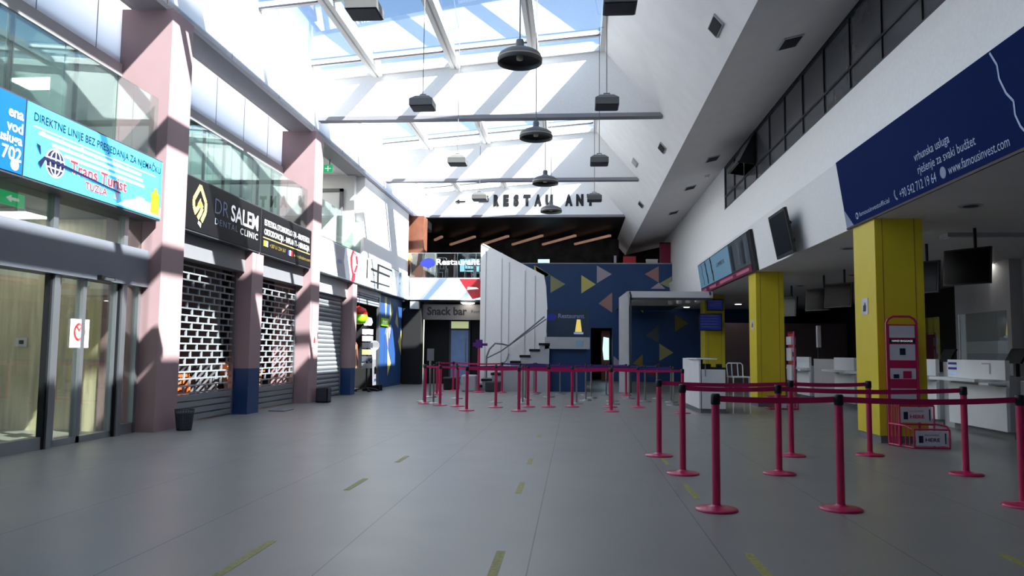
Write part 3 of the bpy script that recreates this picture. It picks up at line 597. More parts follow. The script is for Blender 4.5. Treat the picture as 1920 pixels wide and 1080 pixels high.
text('Restaurant', (-5.55,YF+0.055,4.80), BX, LU, 0.24, 'wtxt', t, width=1.75, bold=0.02)
g_ = MB(); flat(g_, (-6.15,YF+0.055,4.65), BX, LU, [(0,0.1),(0.15,0.05),(0.3,0.0),(0.5,0.1),(0.55,0.25),(0.45,0.38),(0.25,0.42),(0.05,0.35),(-0.06,0.22)], 'royal'); g_.build('emblem', None, t)
# snack bar front
S(MB().box((-6.9,31.05,0),(-6.15,31.6,3.4)).build('wall_back', 'dark'))
S(MB().box((-7.2,31.0,3.3),(-2.9,31.1,3.4)).box((-7.0,36.2,0),(-2.6,36.4,3.4)).box((-7.3,31.6,0),(-7.1,36.3,3.4)).build('wall_back', 'dark'))
t = thing('snack_bar_sign', 'taupe sign board with black words Snack bar under the white balcony lightbox', 'sign', (-4.8,31.3,2.6))
box('board', (-6.15,31.3,2.60),(-2.9,31.4,3.22), 'marbsnk', t)
text('Snack bar', (-5.95,31.3,2.80), BX, LU, 0.32, 'btxt', t, width=1.62, bold=0.03); text('Restoran', (-4.15,31.3,2.88), BX, LU, 0.13, 'btxt', t, width=0.7)
t = thing('wall_speaker', 'small pale grey box speaker hanging below the left end of the balcony lightbox', 'speaker', (-6.3,31.0,3.2))
box('box', (-6.55,30.75,3.0),(-6.2,30.98,3.3), 'lgrey', t, 0.01); box('bracket', (-6.42,30.98,3.1),(-6.34,31.06,3.2), 'dgrey', t)
t = thing('round_light', 'round white downlight under the balcony above the Snack bar sign', 'ceiling light', (-4.4,30.6,3.3))
MB().lathe([(0.001,3.22),(0.2,3.22),(0.26,3.25),(0.28,3.295)], (-4.25,30.98,0), 20).build('diffuser', 'glow', t); MB().lathe([(0.28,3.26),(0.3,3.26),(0.3,3.295)], (-4.25,30.98,0), 20).build('rim', 'white', t)
d3 = sempty('door_3', (-4.6,31.7,0))
box('door_panel', (-5.05,31.9,0.02),(-4.33,31.95,2.20), 'door', d3); box('transom', (-5.05,31.9,2.27),(-4.33,31.94,2.56), 'dim', d3)
q = MB(); q.box((-5.12,31.88,0),(-5.05,31.98,2.6)); q.box((-4.33,31.88,0),(-4.26,31.98,2.6)); q.box((-5.12,31.88,2.2),(-4.26,31.98,2.27)); q.build('door_frame', 'dgrey', d3)
q = MB(); q.tube([(-4.45,31.85,0.9),(-4.45,31.85,1.9)], 0.018); q.build('door_handle', 'alu', d3)
S(MB().box((-6.15,32.0,0),(-5.12,32.1,2.6)).box((-4.26,32.0,0),(-2.9,32.1,2.6)).build('wall_back', 'dark'))

# restaurant upstairs
S(MB().box((-8.6,41.0,4.2),(2.3,41.2,7.3)).build('wall_back', 'wing')); S(MB().box((2.0,42.9,4.9),(6,43.1,9.5)).build('wall_back', 'dark'))
S(MB().box((-8.7,34.48,7.3),(2.26,43.2,7.45)).build('ceiling', 'blkceil'))
S(MB().box((4.9,41,4.9),(6,43.2,9.5)).box((-8.8,31.1,4.2),(-8.6,41,7.4)).box((6.0,37.5,4.2),(6.1,44,7.3)).box((4.8,43,4.0),(6.0,43.1,7.3)).build('ceiling', 'dark'))
t = thing('restaurant_column', 'brown clad column at the left of the upstairs restaurant', 'column', (-6.6,32.2,4.3))
box('shaft', (-7.0,31.6,4.22),(-6.22,32.4,6.9), 'bwood', t); box('base_trim', (-7.02,31.58,4.22),(-6.2,32.42,4.34), 'dark', t)
SL = [(-7.1,39.1,-6.55,37.96),(-6.57,41.0,-4.92,37.98),(-4.89,40.84,-3.25,37.82),(-3.27,40.84,-1.57,37.66),(-1.67,40.85,0.03,37.67),(0.01,40.66,1.7,37.69)]
for k, (x0,y0,x1,y1) in enumerate(SL):
    t = thing('strip_light', ['first','second','third','fourth','fifth','last'][k] + ' from the left of the slanting wooden strip lights over the restaurant', 'light', ((x0+x1)/2,(y0+y1)/2,6.95), 'slanting strip lights')
    d_ = Vector((x1-x0,y1-y0,0)).normalized(); n_ = Vector((-d_.y,d_.x,0))*0.06
    a = Vector((x0,min(y0,40.8),6.93)); b = Vector((x1,y1,6.93))
    MB().prism([a+n_, a-n_, a-n_+Vector((0,0,0.1)), a+n_+Vector((0,0,0.1))], b-a).build('batten', 'strip', t)
    q = MB()
    for s_ in (0.15,0.85): p_ = a.lerp(b, s_); q.tube([p_+Vector((0,0,0.1)), (p_.x,p_.y,7.3)], 0.01, 6)
    q.build('hanger', 'blk', t)
def tvset(label, x0, x1, z0, z1, y, m, pole=None):
    t = thing('screen', label, 'screen', ((x0+x1)/2,y,z0))
    box('bezel', (x0,y,z0),(x1,y+0.08,z1), 'blk', t, 0.01); box('display', (x0+0.04,y-0.006,z0+0.04),(x1-0.04,y,z1-0.04), m, t)
    q = MB(); q.tube([((x0+x1)/2,y+0.12,z0),((x0+x1)/2,y+0.12,4.22 if pole is None else pole)], 0.03); q.build('stand', 'blk', t)
tvset('bright blue-white screen behind the Restaurant lettering on the balcony', -5.3, -4.35, 4.95, 5.6, 35.5, 'tv')
tvset('small bright screen standing above the blue parapet right of the staircase wall', -1.85, -1.2, 5.55, 5.95, 38.4, 'tv', 5.0)
t = thing('tray', 'pale cyan items on the blue parapet beside the small bright screen', 'tray', (-1,38.3,5.5)); box('dish', (-1.15,38.3,5.5),(-0.75,38.6,5.62), 'tv', t); box('support', (-1.1,38.35,5.0),(-0.8,38.55,5.5), 'blk', t)
t = thing('wall_menu', 'lit dark blue menu screen at the far left of the restaurant', 'screen', (-7.3,32,4.6)); box('bezel', (-7.35,32.0,4.45),(-6.98,32.05,4.95), 'tdrk', t); box('display', (-7.3,31.99,4.6),(-7.02,32.0,4.85), 'tv', t); q = MB(); q.tube([(-7.17,32.08,4.22),(-7.17,32.08,4.5)], 0.02); q.build('stand','blk',t)
t = thing('table_lamp', 'glowing orange-yellow lamp at the far left of the restaurant', 'lamp', (-7.0,31.4,4.9)); MB().lathe([(0.1,5.3),(0.17,5.02),(0.15,5.02)], (-6.75,31.3,0), 14).build('shade', 'gold', t); q = MB(); q.tube([(-6.75,31.3,4.24),(-6.75,31.3,5.1)],0.015); q.build('stem','blk',t); MB().lathe([(0.001,4.25),(0.1,4.24),(0.1,4.22)], (-6.75,31.3,0), 14).build('base', 'blk', t)
# restaurant tables and chairs on the balcony
def rtable(x, y, z, label, grp):
    t = thing('cafe_table', label, 'table', (x,y,z), grp)
    MB().lathe([(0.001,0.74),(0.38,0.74),(0.38,0.77),(0.001,0.77)], (x,y,z), 18).build('tabletop', 'dgrey', t); q = MB(); q.tube([(x,y,z+0.02),(x,y,z+0.74)], 0.03); q.build('stem', 'alu', t); MB().lathe([(0.001,0.0),(0.22,0.0),(0.2,0.03),(0.001,0.04)], (x,y,z), 16).build('base', 'dgrey', t)
def cafechair(x, y, z, label, grp, m='white', rot=0, h=0.9, seat=0.46):
    t = thing('cafe_chair', label, 'chair', (x,y,z), grp)
    def P(a, b, c): ca, sa = math.cos(rot), math.sin(rot); return Vector((x+a*ca-b*sa, y+a*sa+b*ca, z+c))
    MB().prism([P(-0.2,-0.2,seat),P(0.2,-0.2,seat),P(0.2,0.2,seat),P(-0.2,0.2,seat)], (0,0,0.03)).build('seat', 'dgrey' if m=='alu' else m, t)
    for a, b in ((-0.18,-0.18),(0.18,-0.18),(-0.18,0.18),(0.18,0.18)):
        q = MB(); q.tube([P(a*1.1,b*1.1,0),P(a,b,seat)], 0.014, 8); q.build('leg', m, t)
    q = MB(); q.tube([P(-0.18,0.19,seat),P(-0.19,0.24,h-0.04),P(-0.15,0.25,h),P(0.15,0.25,h),P(0.19,0.24,h-0.04),P(0.18,0.19,seat)], 0.015, 8)
    for a in (-0.07,0.07): q.tube([P(a,0.2,seat),P(a,0.25,h)], 0.012, 8)
    q.build('backrest', m, t)
CG = 'chairs on the restaurant balcony'
rtable(-5.4,32.3,4.22,'round café table on the balcony behind the glass railing','tables on the restaurant balcony'); rtable(-4.2,32.6,4.22,'round café table on the balcony behind the glass railing','tables on the restaurant balcony')
for x, y, ro in ((-5.9,33.0,1.0),(-5.4,31.6,3.14),(-4.2,33.3,0.0),(-4.3,31.8,3.14)): cafechair(x, y, 4.22, 'pale metal-legged chair at a round table behind the balcony railing', CG, 'alu', ro)

for i, (x, lab, mm, wd, h) in enumerate(((2.35,'red box on the restaurant counter above the blue parapet','dred',0.6,0.5),(3.45,'white box on the restaurant counter above the blue parapet','white',0.55,0.3),(1.9,'slim pale dispenser above the blue parapet','paper',0.12,0.55),(4.1,'dark red curtain hanging at the right end above the blue parapet','crims',0.5,1.2))):
    t = thing('counter_item', lab, 'box', (x,38.6+0.3*(i==0),5.5)); yy = 37.95
    box('body', (x,yy,5.0 if i == 3 else 5.45),(x+wd,yy+0.3,5.55+h*0.9), mm, t, 0.02); box('lid', (x-0.01,yy-0.01,5.55+h*0.9),(x+wd+0.01,yy+0.31,5.6+h*0.9), 'blk' if mm!='white' else 'white', t)
t = thing('restaurant_counter', 'dark counter standing behind the blue parapet', 'counter', (2.8,38.1,5.0)); box('body', (1.2,37.85,5.0),(3.9,38.5,5.4), 'dark', t); box('top', (1.15,37.8,5.4),(3.95,38.55,5.45), 'dgrey', t)

# blue parapet wall with triangles
bw = MB(); bw.box((-2.7,YB,0),(0.78,YB+0.2,5.6),'blue'); bw.box((0.78,YB,2.52),(1.79,YB+0.2,5.6),'blue'); bw.box((1.79,YB,0),(9.5,YB+0.2,5.6),'blue')
o_ = (0,YB,0)
for pts, m in (([(-1.91,5.52),(-1.16,5.03),(-1.73,4.86)],'tyel'),([(-1.95,5.5),(-1.95,4.7),(-1.2,5.05)],'tyel'),([(-1.16,5.03),(-0.44,4.6),(-1.16,4.18)],'tgrn'),([(0.32,5.04),(1.01,4.6),(0.32,4.16)],'tyel'),([(1.06,5.5),(1.77,5.09),(1.06,4.65)],'tgry'),
               ([(3.33,5.1),(3.99,5.48),(3.99,4.69)],'tpnk'),([(4.03,4.66),(4.6,5.0),(4.6,4.4)],'tgrn'),([(1.14,3.68),(1.79,4.22),(1.79,3.25)],'tpnk'),([(2.73,3.79),(3.25,3.8),(3.25,3.24)],'tyel'),
               ([(4.73,3.17),(5.37,2.77),(4.73,2.36)],'tolv'),([(3.35,2.18),(3.98,1.83),(3.98,2.71)],'tdrk'),([(4.0,1.8),(4.66,1.38),(4.0,0.98)],'tgrn'),([(2.75,0.84),(3.22,1.29),(3.22,0.7)],'tolv'),([(3.3,0.4),(3.98,0.9),(3.98,0.2)],'bwood'),
               ([(1.85,1.2),(2.3,0.8),(1.85,0.4)],'tgry'),([(3.6,4.4),(3.99,4.69),(4.3,4.4)],'tgry')):
    tri(bw, o_, BX, pts, m)
S(bw.build('wall_back', None)); S(MB().box((-2.7,YB-0.02,5.58),(4.62,YB+0.22,5.63)).build('trim_6', 'lgrey'))
S(MB().box((0.7,YB+0.2,0),(0.78,YB+2.5,2.6)).box((1.79,YB+0.2,0),(1.87,YB+2.5,2.6)).box((0.7,YB+2.5,0),(1.9,YB+2.6,2.6)).box((0.7,YB+0.2,2.52),(1.87,YB+2.6,2.6)).build('wall_back', 'dark'))
t = thing('lit_doorway_panel', 'narrow bright white pane glowing inside the black doorway of the blue wall', 'panel', (1.4,YB+1.6,0.9))
MB().prism([(1.42,YB+0.6,1.0),(1.66,YB+0.6,1.0),(1.66,YB+0.6,2.05),(1.40,YB+0.6,2.1),(1.36,YB+0.6,1.5)], (0,0.03,0)).build('pane', 'tv', t); box('frame', (1.30,YB+0.63,0.0),(1.72,YB+0.66,2.4), 'bwood', t)

# ---------------------------------------------------------------- staircase
st = thing('staircase', 'white staircase with dark treads and a tall white panelled side wall', 'staircase', (-1.8,27.2,0))
wl = MB(); wl.prism([(-3.38,27.9,0),(-3.38,27.9,5.18),(-3.30,27.9,5.23),(-1.09,27.9,4.06),(-1.02,27.9,3.7),(-0.97,27.9,2.9),(-1.0,27.9,2.2),(-1.04,27.9,0)], (0,0.16,0)); wl.build('side_wall', 'white', st)
q = MB()
for px_ in (-3.2,-2.62,-2.36,-1.78,-1.42): q.box((px_,27.885,0.4),(px_+0.02,27.9,5.2-(px_+3.32)*0.525-0.15))
q.build('panel_joint', 'lgrey', st)
# handrail cap of the wall
q = MB(); q.prism([(-3.32,27.88,5.2),(-3.32,27.88,5.24),(-1.09,27.88,4.08),(-1.09,27.88,4.04)], (0,0.2,0)); q.build('coping', 'white', st)
n = 9; run = 0.325; rise = 0.205
sb = MB(); tb = MB(); xr = -0.85
for i in range(n):
    x1 = xr - i*run; z = 1.845 - i*rise
    sb.box((x1-run,26.6,0),(x1,27.85,max(0.02,z-rise-0.08)))
    tb.box((x1-run-0.03,26.57,max(0.02,z-rise-0.08)),(x1+0.02,27.86,z-rise))
sb.build('step', 'lgrey', st); plabel(tb.build('tread', 'blk', st), 'dark tread')
box('landing', (-1.0,26.6,1.45),(0.52,29.4,1.85), 'lgrey', st); 
plabel(box('landing_base', (-0.95,26.9,0),(0.42,29.3,1.45), 'navy', st), 'dark navy wall under the landing')
us = MB()
for i in range(12): us.box((-1.0-0.2*i-0.24,28.1,1.85+0.2*i-0.12),(-1.0-0.2*i,29.4,1.85+0.2*(i+1)-0.02))
us.build('upper_flight', 'lgrey', st)
q = MB(); q.tube([(-3.05,27.2,0.42),(-3.05,27.2,1.15),(-2.95,27.2,1.42),(-2.75,27.2,1.62),(-2.5,27.2,1.60),(-2.3,27.5,1.55),(-1.05,27.5,2.58)], 0.03, 8); q.tube([(-3.05,27.2,1.1),(-2.6,27.7,1.35),(-1.0,27.7,2.5)], 0.022, 8); q.tube([(-2.95,27.2,0.8),(-2.7,27.3,0.75),(-2.4,27.5,1.0),(-2.3,27.6,1.25)], 0.02, 8)
plabel(q.build('handrail', 'mgrey', st), 'grey tubular handrail')
rg = thing('glass_railing', 'smoked glass panel with the word Restaurant on the stair landing', 'railing', (-0.2,26.7,1.85))
box('pane', (-0.92,26.64,1.87),(0.46,26.66,2.76), 'rglass', rg); text('Restaurant', (-0.55,26.635,2.50), BX, LU, 0.15, 'gtxt', rg, width=0.88, bold=0.02)
q = MB(); flat(q, (-0.95,26.635,2.4), BX, LU, [(0,0.05),(0.15,0.0),(0.3,0.04),(0.34,0.16),(0.2,0.26),(0.06,0.22)], 'royal', 0.004); flat(q, (-0.2,26.635,1.95), BX, LU, [(0.22,0.08),(0.45,0.08),(0.40,0.5),(0.28,0.5)], 'gold', 0.006); flat(q, (-0.2,26.635,1.95), BX, LU, [(0.18,0.0),(0.5,0.0),(0.5,0.07),(0.18,0.07)], 'lblue', 0.006); flat(q, (-0.2,26.59,1.55), BX, LU, [(0.25,0.0),(0.48,0.0),(0.48,0.2),(0.25,0.2)], 'skyad', 0.002); q.build('sticker', None, rg)
q = MB(); q.tube([(-0.92,26.66,1.85),(-0.92,26.66,2.78)], 0.015); q.tube([(0.46,26.66,1.85),(0.46,26.66,2.78)], 0.015); q.build('post', 'dgrey', rg)
for i, (x0, x1, z1) in enumerate(((-3.75,-3.25,0.55),(-2.95,-2.45,0.35))):
    t = thing('planter', ['grey rounded planter at the foot of the staircase left of the handrail post', 'low dark grey planter at the foot of the staircase'][i], 'planter', ((x0+x1)/2,26.2,0))
    box('body', (x0,25.95,0),(x1,26.45,z1), ['lgrey','dgrey'][i], t, 0.05); box('base', (x0+0.03,25.98,0),(x1-0.03,26.42,0.06), 'blk', t)
t = thing('planter', 'black box planter at the left of the staircase foot', 'planter', (-4.25,27.1,0)); box('body', (-4.5,26.9,0),(-4.0,27.35,0.42), 'dark', t, 0.03); box('rim', (-4.52,26.88,0.38),(-3.98,27.37,0.43), 'dgrey', t)

# end wall lettering
def letter(ch, x, h=0.42, wd=None): return text(ch, (x,34.3,7.84), BX, LU, h, 'btxt', LT, name='letter', bold=0.09, depth=0.02, width=wd)
LT = thing('wall_lettering', 'black letters spelling RESTAURANT with one letter missing, on the white end wall', 'lettering', (-1.5,34.3,7.84))
for ch, x, wd in (('R',-3.62,0.27),('E',-3.18,0.25),('S',-2.72,0.24),('T',-2.28,0.32),('A',-1.80,0.34),('U',-1.30,0.33),('A',-0.44,0.34),('N',0.05,0.33),('T',0.52,0.32)): letter(ch, x, 0.45, wd)
for x0, x1, z0, z1 in ((-4.55,-4.48,8.22,8.28),(-4.42,-4.34,8.22,8.28),(-4.28,-3.85,7.98,8.28)):
    q = MB(); q.prism([(x0,34.29,z0),(x1,34.29,z0),(x1,34.29,z1),(x0,34.29,z1)], (0,-0.02,0)); q.build('letter', 'btxt', LT)
q = MB(); q.prism([(-5.35,34.29,8.02),(-5.15,34.29,8.12),(-5.15,34.29,8.05),(-4.88,34.29,8.05),(-4.88,34.29,7.99),(-5.15,34.29,7.99),(-5.15,34.29,7.92)], (0,-0.02,0)); q.build('arrow', 'btxt', LT)

# ================================================================ RIGHT SIDE
YW = YB
WB = 5.77
S(MB().box((TXx,24.4,4.6),(TXx+0.3,YW+3.5,TZz+0.1)).box((TXx,YN,4.6),(TXx+0.3,24.4,WB)).build('wall_right', 'white'))
pw = MB(); pw.prism([(TXx+0.02,YN,4.61),(4.47,YN,4.61),(4.47,YN,4.66),(TXx+0.02,YN,4.78)], (0,YW-YN,0)); pw.prism([(4.47,YN,4.61),(TXx+0.3,YN,4.61),(TXx+0.3,YN,3.60),(4.66,YN,3.60),(4.645,YN,3.452),(4.64,YN,3.45)], (0,YW-YN,0)); S(pw.build('wall_right', 'white'))
S(MB().box((4.645,YN,3.45),(14.5,YW,3.598)).build('ceiling', 'ceil'))
S(MB().box((TXx,YN,TZz-0.02),(TXx+0.25,24.4,TZz+0.1)).box((TXx+0.25,YN,WB),(TXx+0.3,24.4,TZz)).build('wall_right', 'dark'))
# clerestory strip
w9 = sempty('window_9', (TXx,15,WB))
q = MB(); ys = [24.4-1.38*k for k in range(24)]
for y in ys: q.box((TXx+0.02,y-0.012,WB),(TXx+0.08,y+0.012,TZz))
q.box((TXx+0.01,YN,WB),(TXx+0.09,24.4,WB+0.04)); q.box((TXx+0.02,YN,6.17),(TXx+0.08,24.4,6.21)); q.box((TXx+0.01,YN,TZz-0.05),(TXx+0.09,24.4,TZz)); q.build('window_frame', 'wframe', w9)
for a, b in zip(ys[1:], ys[:-1]):
    if not (abs(b-21.64) < 0.1): box('pane', (TXx+0.045,a+0.02,6.21),(TXx+0.055,b-0.02,TZz-0.05), 'win', w9)
    box('pane', (TXx+0.045,a+0.02,WB+0.04),(TXx+0.055,b-0.02,6.17), 'win', w9)
sh = MB(); P1, P2 = 20.30, 21.60
sh.prism([(TXx,P1,TZz-0.06),(TXx,P2,TZz-0.06),(4.22,P2,6.30),(4.22,P1,6.30)], (0.04,0,0.03)); sh.build('open_sash', 'win', w9)
q = MB(); q.prism([(TXx,P1,TZz-0.06),(4.22,P1,6.28),(TXx,P1,6.22)], (0,0.02,0)); q.prism([(TXx,P2,TZz-0.06),(4.22,P2,6.28),(TXx,P2,6.22)], (0,0.02,0)); q.tube([(4.22,P1,6.29),(4.22,P2,6.29)],0.03,6); plabel(q.build('sash_stay', 'wframe', w9), 'black side gusset')
# big banner
nx = Vector((4.64-4.47,0,3.45-4.61)).normalized()     # down direction of the tilted fascia
UP = -nx; RXD = Vector((0,-1,0)); 
def fpos(y, s, off=0.03):   # s = distance up from the lower edge along the fascia
    p = Vector((4.64,y,3.45)) + UP*s; nd = RXD.cross(UP); return p + nd*off
t = thing('banner', 'huge deep blue investment banner with pale blue lettering on the right fascia', 'banner', (4.6,9,3.45))
nd = RXD.cross(UP); q = MB()
q.prism([fpos(13.55,0.03,0.0),fpos(3.6,0.03,0.0),fpos(3.6,1.17,0.0),fpos(13.55,1.17,0.0)], nd*0.03); q.build('panel', 'bigblue', t)
q = MB(); q.prism([fpos(13.56,0.0,0.0),fpos(3.6,0.0,0.0),fpos(3.6,0.03,0.0),fpos(13.56,0.03,0.0)], nd*0.04); q.build('lower_edge', 'btxt', t)
def bt(s, y, z, h, wd): return text(s, fpos(y, z, 0.03), RXD, UP, h, 'bigtxt', t, width=wd, depth=0.006)
bt('famousinvestofficial', 12.92, 0.12, 0.075, 1.22); bt('+90 542 712 19 64', 11.33, 0.10, 0.13, 1.12); bt('www.famousinvest.com', 9.88, 0.11, 0.12, 1.36)
bt('vrhunska usluga', 10.70, 0.48, 0.12, 0.98); bt('rješenje za svaki budžet', 10.66, 0.30, 0.12, 1.5)
q = MB()
def circ(y, s, r_, m, off): flat(q, fpos(y,s,0.03), RXD, UP, [(r_*math.cos(a*math.pi/9), r_*math.sin(a*math.pi/9)) for a in range(18)], m, off)
circ(13.02,0.15,0.055,'bigtxt',0.003); circ(13.02,0.15,0.032,'bigblue',0.007); circ(10.02,0.17,0.075,'gtxt',0.003)
line2(q, [(0,0.08),(-0.03,0.03),(0.0,-0.04),(0.05,-0.06)], 0.03, 'gtxt', fpos(11.47,0.17,0.03), RXD, UP)
flat(q, fpos(13.55,0.03,0.03), RXD, UP, [(0,0),(0.33,0),(0,0.32)], 'gtxt', 0.004); q.build('emblem', None, t)
q = MB(); pts = [(0.0,1.12),(0.09,0.95),(0.08,0.8),(0.15,0.62),(0.25,0.5),(0.23,0.36),(0.28,0.22),(0.38,0.1),(0.40,0.0)]
line2(q, pts, 0.028, 'bigtxt', fpos(8.56,0.03,0.03), RXD, UP); q.build('wavy_line', None, t)
# sky blue advert
t = thing('advert_panel', 'pale blue advertising lightbox with a crimson lower strip on the right fascia', 'sign', (4.5,24,3.45))
q = MB(); q.prism([fpos(28.4,0.0,0.005),fpos(20.05,0.0,0.005),fpos(20.05,1.06,0.005),fpos(28.4,1.06,0.005)], nd*0.075); q.build('case', 'blk', t)
q = MB(); q.prism([fpos(28.38,0.22,0.08),fpos(22.9,0.22,0.08),fpos(22.9,1.03,0.08),fpos(28.38,1.03,0.08)], nd*0.01); q.build('panel', 'skyad', t)
q = MB(); q.prism([fpos(28.38,0.02,0.08),fpos(20.4,0.02,0.08),fpos(20.4,0.2,0.08),fpos(28.38,0.2,0.08)], nd*0.012); q.build('lower_strip', 'crims', t)
q = MB()
q.prism([fpos(22.9,0.22,0.08),fpos(20.4,0.22,0.08),fpos(20.4,1.03,0.08),fpos(22.9,1.03,0.08)], nd*0.01, 'adgrey')
for a, b, m_, z0, z1 in ((22.7,22.35,'addark',0.24,0.95),(21.75,21.5,'tdrk',0.34,0.9),(21.25,20.95,'addark',0.3,0.9),(20.8,20.55,'tdrk',0.35,0.9)): flat(q, fpos(a,z0,0.09), RXD, UP, [(0,0),(a-b,0),(a-b,z1-z0),(0,z1-z0)], m_, 0.005)
for y_ in (27.7,26.9,25.9): line2(q, [(0,0.78),(0.12,0.6),(0.05,0.45),(0.2,0.25),(0.12,0.05)], 0.16 if y_ != 27.7 else 0.06, 'addark' if y_ != 27.7 else 'tdrk', fpos(y_,0.22,0.09), RXD, UP)
q.build('photo_print', None, t); text('COMMERCIAL', fpos(25.0,0.62,0.09), RXD, UP, 0.13, 'tdrk', t, width=1.4, depth=0.006)
q = MB()
for y_, w_ in ((28.2,0.9),(26.7,1.2),(24.8,2.0),(22.3,1.6)): flat(q, fpos(y_,0.07,0.092), RXD, UP, [(0,0),(w_,0),(w_,0.08),(0,0.08)], 'adpink', 0.004)
q.build('strip_print', None, t)
# fascia TV
t = thing('television', 'black flat television tilted down on the white fascia between the banner and the blue advert', 'television', (4.4,16.4,3.4))
a = Vector((4.20,16.0,4.30)); dn = (Vector((4.38,16.0,3.38))-a); q = MB(); P0 = [a, a+Vector((0,1.28,0)), a+Vector((0,1.28,0))+dn, a+dn]
q.prism(P0, (0.06,0,0.012)); q.build('bezel', 'blk', t)
q = MB(); i_ = 0.06; dv = dn.normalized(); q.prism([P0[0]+Vector((0,i_,0))+dv*i_, P0[1]-Vector((0,i_,0))+dv*i_, P0[2]-Vector((0,i_,0))-dv*i_, P0[3]+Vector((0,i_,0))-dv*i_], (-0.006,0,-0.001)); q.build('display', 'screen', t)
q = MB(); q.tube([(4.3,16.6,4.0),(4.50,16.6,4.1)], 0.035); q.tube([(4.38,16.6,3.7),(4.57,16.6,3.72)], 0.035); q.build('bracket', 'blk', t)

# yellow columns
def ycol(y0, y1, label, x1):
    t = thing('column', label, 'column', (5.0,(y0+y1)/2,0), 'yellow columns')
    plabel(box('base', (4.66,y0+0.02,0),(x1-0.02,y1-0.02,0.11), 'mgrey', t), 'grey base'); box('cladding', (4.64,y0,0.11),(x1,y1,3.45), 'yellow', t, 0.006)
    q = MB(); q.box((4.75,y0-0.003,0.11),(4.757,y0,3.45)); q.box((x1-0.13,y0-0.003,0.11),(x1-0.123,y0,3.45)); plabel(q.build('seam', 'bwood', t), 'dark seam')
    return t
ycol(12.45,13.38,'nearest yellow square column, under the left end of the deep blue banner',5.36)
ycol(20.46,21.28,'middle yellow square column, under the near end of the pale blue advert',5.34)
ycol(28.4,29.4,'farthest yellow square column, carrying two dark blue screens',5.34)
for (y0, z0, hh, lab) in ((12.78,1.98,0.26,'white notice with black hand pictogram on the nearest yellow column'),(20.74,1.98,0.24,'small white notice on the middle yellow column')):
    t = thing('notice', lab, 'notice', (4.63,y0,z0)); box('sheet', (4.63,y0,z0),(4.638,y0+0.27,z0+hh), 'paper', t); q = MB(); flat(q, (4.63,y0+0.2,z0+0.05), RXD, LU, [(0,0),(0.12,0),(0.13,0.08),(0.08,0.15),(0.06,0.1),(0.02,0.1)], 'btxt', 0.003); q.build('pictogram', None, t)
def info(label, x0, x1, y, z0, z1, n):
    t = thing('screen', label, 'screen', ((x0+x1)/2,y,z0)); box('bezel', (x0,y,z0),(x1,y+0.08,z1), 'blk', t, 0.008); box('display', (x0+0.03,y-0.005,z0+0.03),(x1-0.03,y,z1-0.03), 'tvblue', t)
    q = MB()
    for i in range(n): z = z1-0.09-(z1-z0-0.12)*i/n; flat(q, (x0+0.06,y-0.006,z), BX, LU, [(0,0),((x1-x0)*0.75,0),((x1-x0)*0.75,0.02),(0,0.02)], 'gtxt', 0.002)
    q.build('text_lines', None, t); box('bracket', ((x0+x1)/2-0.05,y+0.08,z0+0.1),((x0+x1)/2+0.05,28.4,z0+0.2), 'blk', t)
info('upper dark blue information screen on the farthest yellow column', 4.68, 5.25, 28.15, 2.86, 3.27, 4)
info('lower dark blue information screen on the farthest yellow column', 4.38, 5.18, 28.05, 2.15, 2.75, 5)

# ceiling fixtures
def vent(pos, ex, ey, n_, label, grp, m='blk'):
    pos = Vector(pos); ex = Vector(ex); ey = Vector(ey); n_ = Vector(n_).normalized()
    t = thing('ceiling_vent', label, 'vent', pos, grp)
    q = MB(); q.prism([pos-ex-ey, pos+ex-ey, pos+ex+ey, pos-ex+ey], n_*0.03); q.build('frame', 'lgrey', t)
    q = MB(); q.prism([pos-ex*0.85-ey*0.85+n_*0.03, pos+ex*0.85-ey*0.85+n_*0.03, pos+ex*0.85+ey*0.85+n_*0.03, pos-ex*0.85+ey*0.85+n_*0.03], n_*0.01); q.build('grille', 'dark' if m == 'blk' else m, t)
sd = Vector((SXx-RX,0,SZz-RZ)).normalized(); sn = Vector((sd.z,0,-sd.x)); sn = sn if sn.z < 0 else -sn
def slope(s, y): p = Vector((RX,y,RZ)) + sd*s; return p
SLV = [(2.68,13.47,'blk','nearest dark square speaker on the white sloped ceiling'),(2.65,21.73,'blk','second dark square speaker on the white sloped ceiling'),(1.95,25.59,'lgrey','pale grille on the white sloped ceiling beside the second beam end'),(2.77,29.65,'blk','farthest dark square speaker on the white sloped ceiling')]
for s, y, m_, lab in SLV: vent(slope(s,y), sd*0.12, (0,0.30,0), sn, lab, 'fixtures on the sloped ceiling', m_)
cd = Vector((TXx-SXx,0,TZz-SZz)).normalized(); cn = Vector((cd.z,0,-cd.x)); cn = cn if cn.z < 0 else -cn
for x, y, lab in ((3.84,14.0,'nearest dark square vent on the grey soffit'),(3.95,22.6,'second dark square vent on the grey soffit'),(3.88,26.5,'third dark square vent on the grey soffit'),(3.92,31.3,'farthest dark square vent on the grey soffit')):
    vent((x,y,SZz+(x-SXx)*(TZz-SZz)/(TXx-SXx)), cd*0.18, (0,0.27,0), cn, lab, 'fixtures on the grey soffit')
t = thing('smoke_detector', 'small round detector between two vents on the grey soffit', 'detector', (4.2,25.0,7.0)); MB().lathe([(0.001,-0.08),(0.07,-0.07),(0.1,0.0),(0.1,0.04)], (4.2,25.0,7.02), 16).build('body', 'lgrey', t); MB().lathe([(0.001,-0.095),(0.03,-0.09),(0.03,-0.07)], (4.2,25.0,7.02), 12).build('cap', 'white', t)
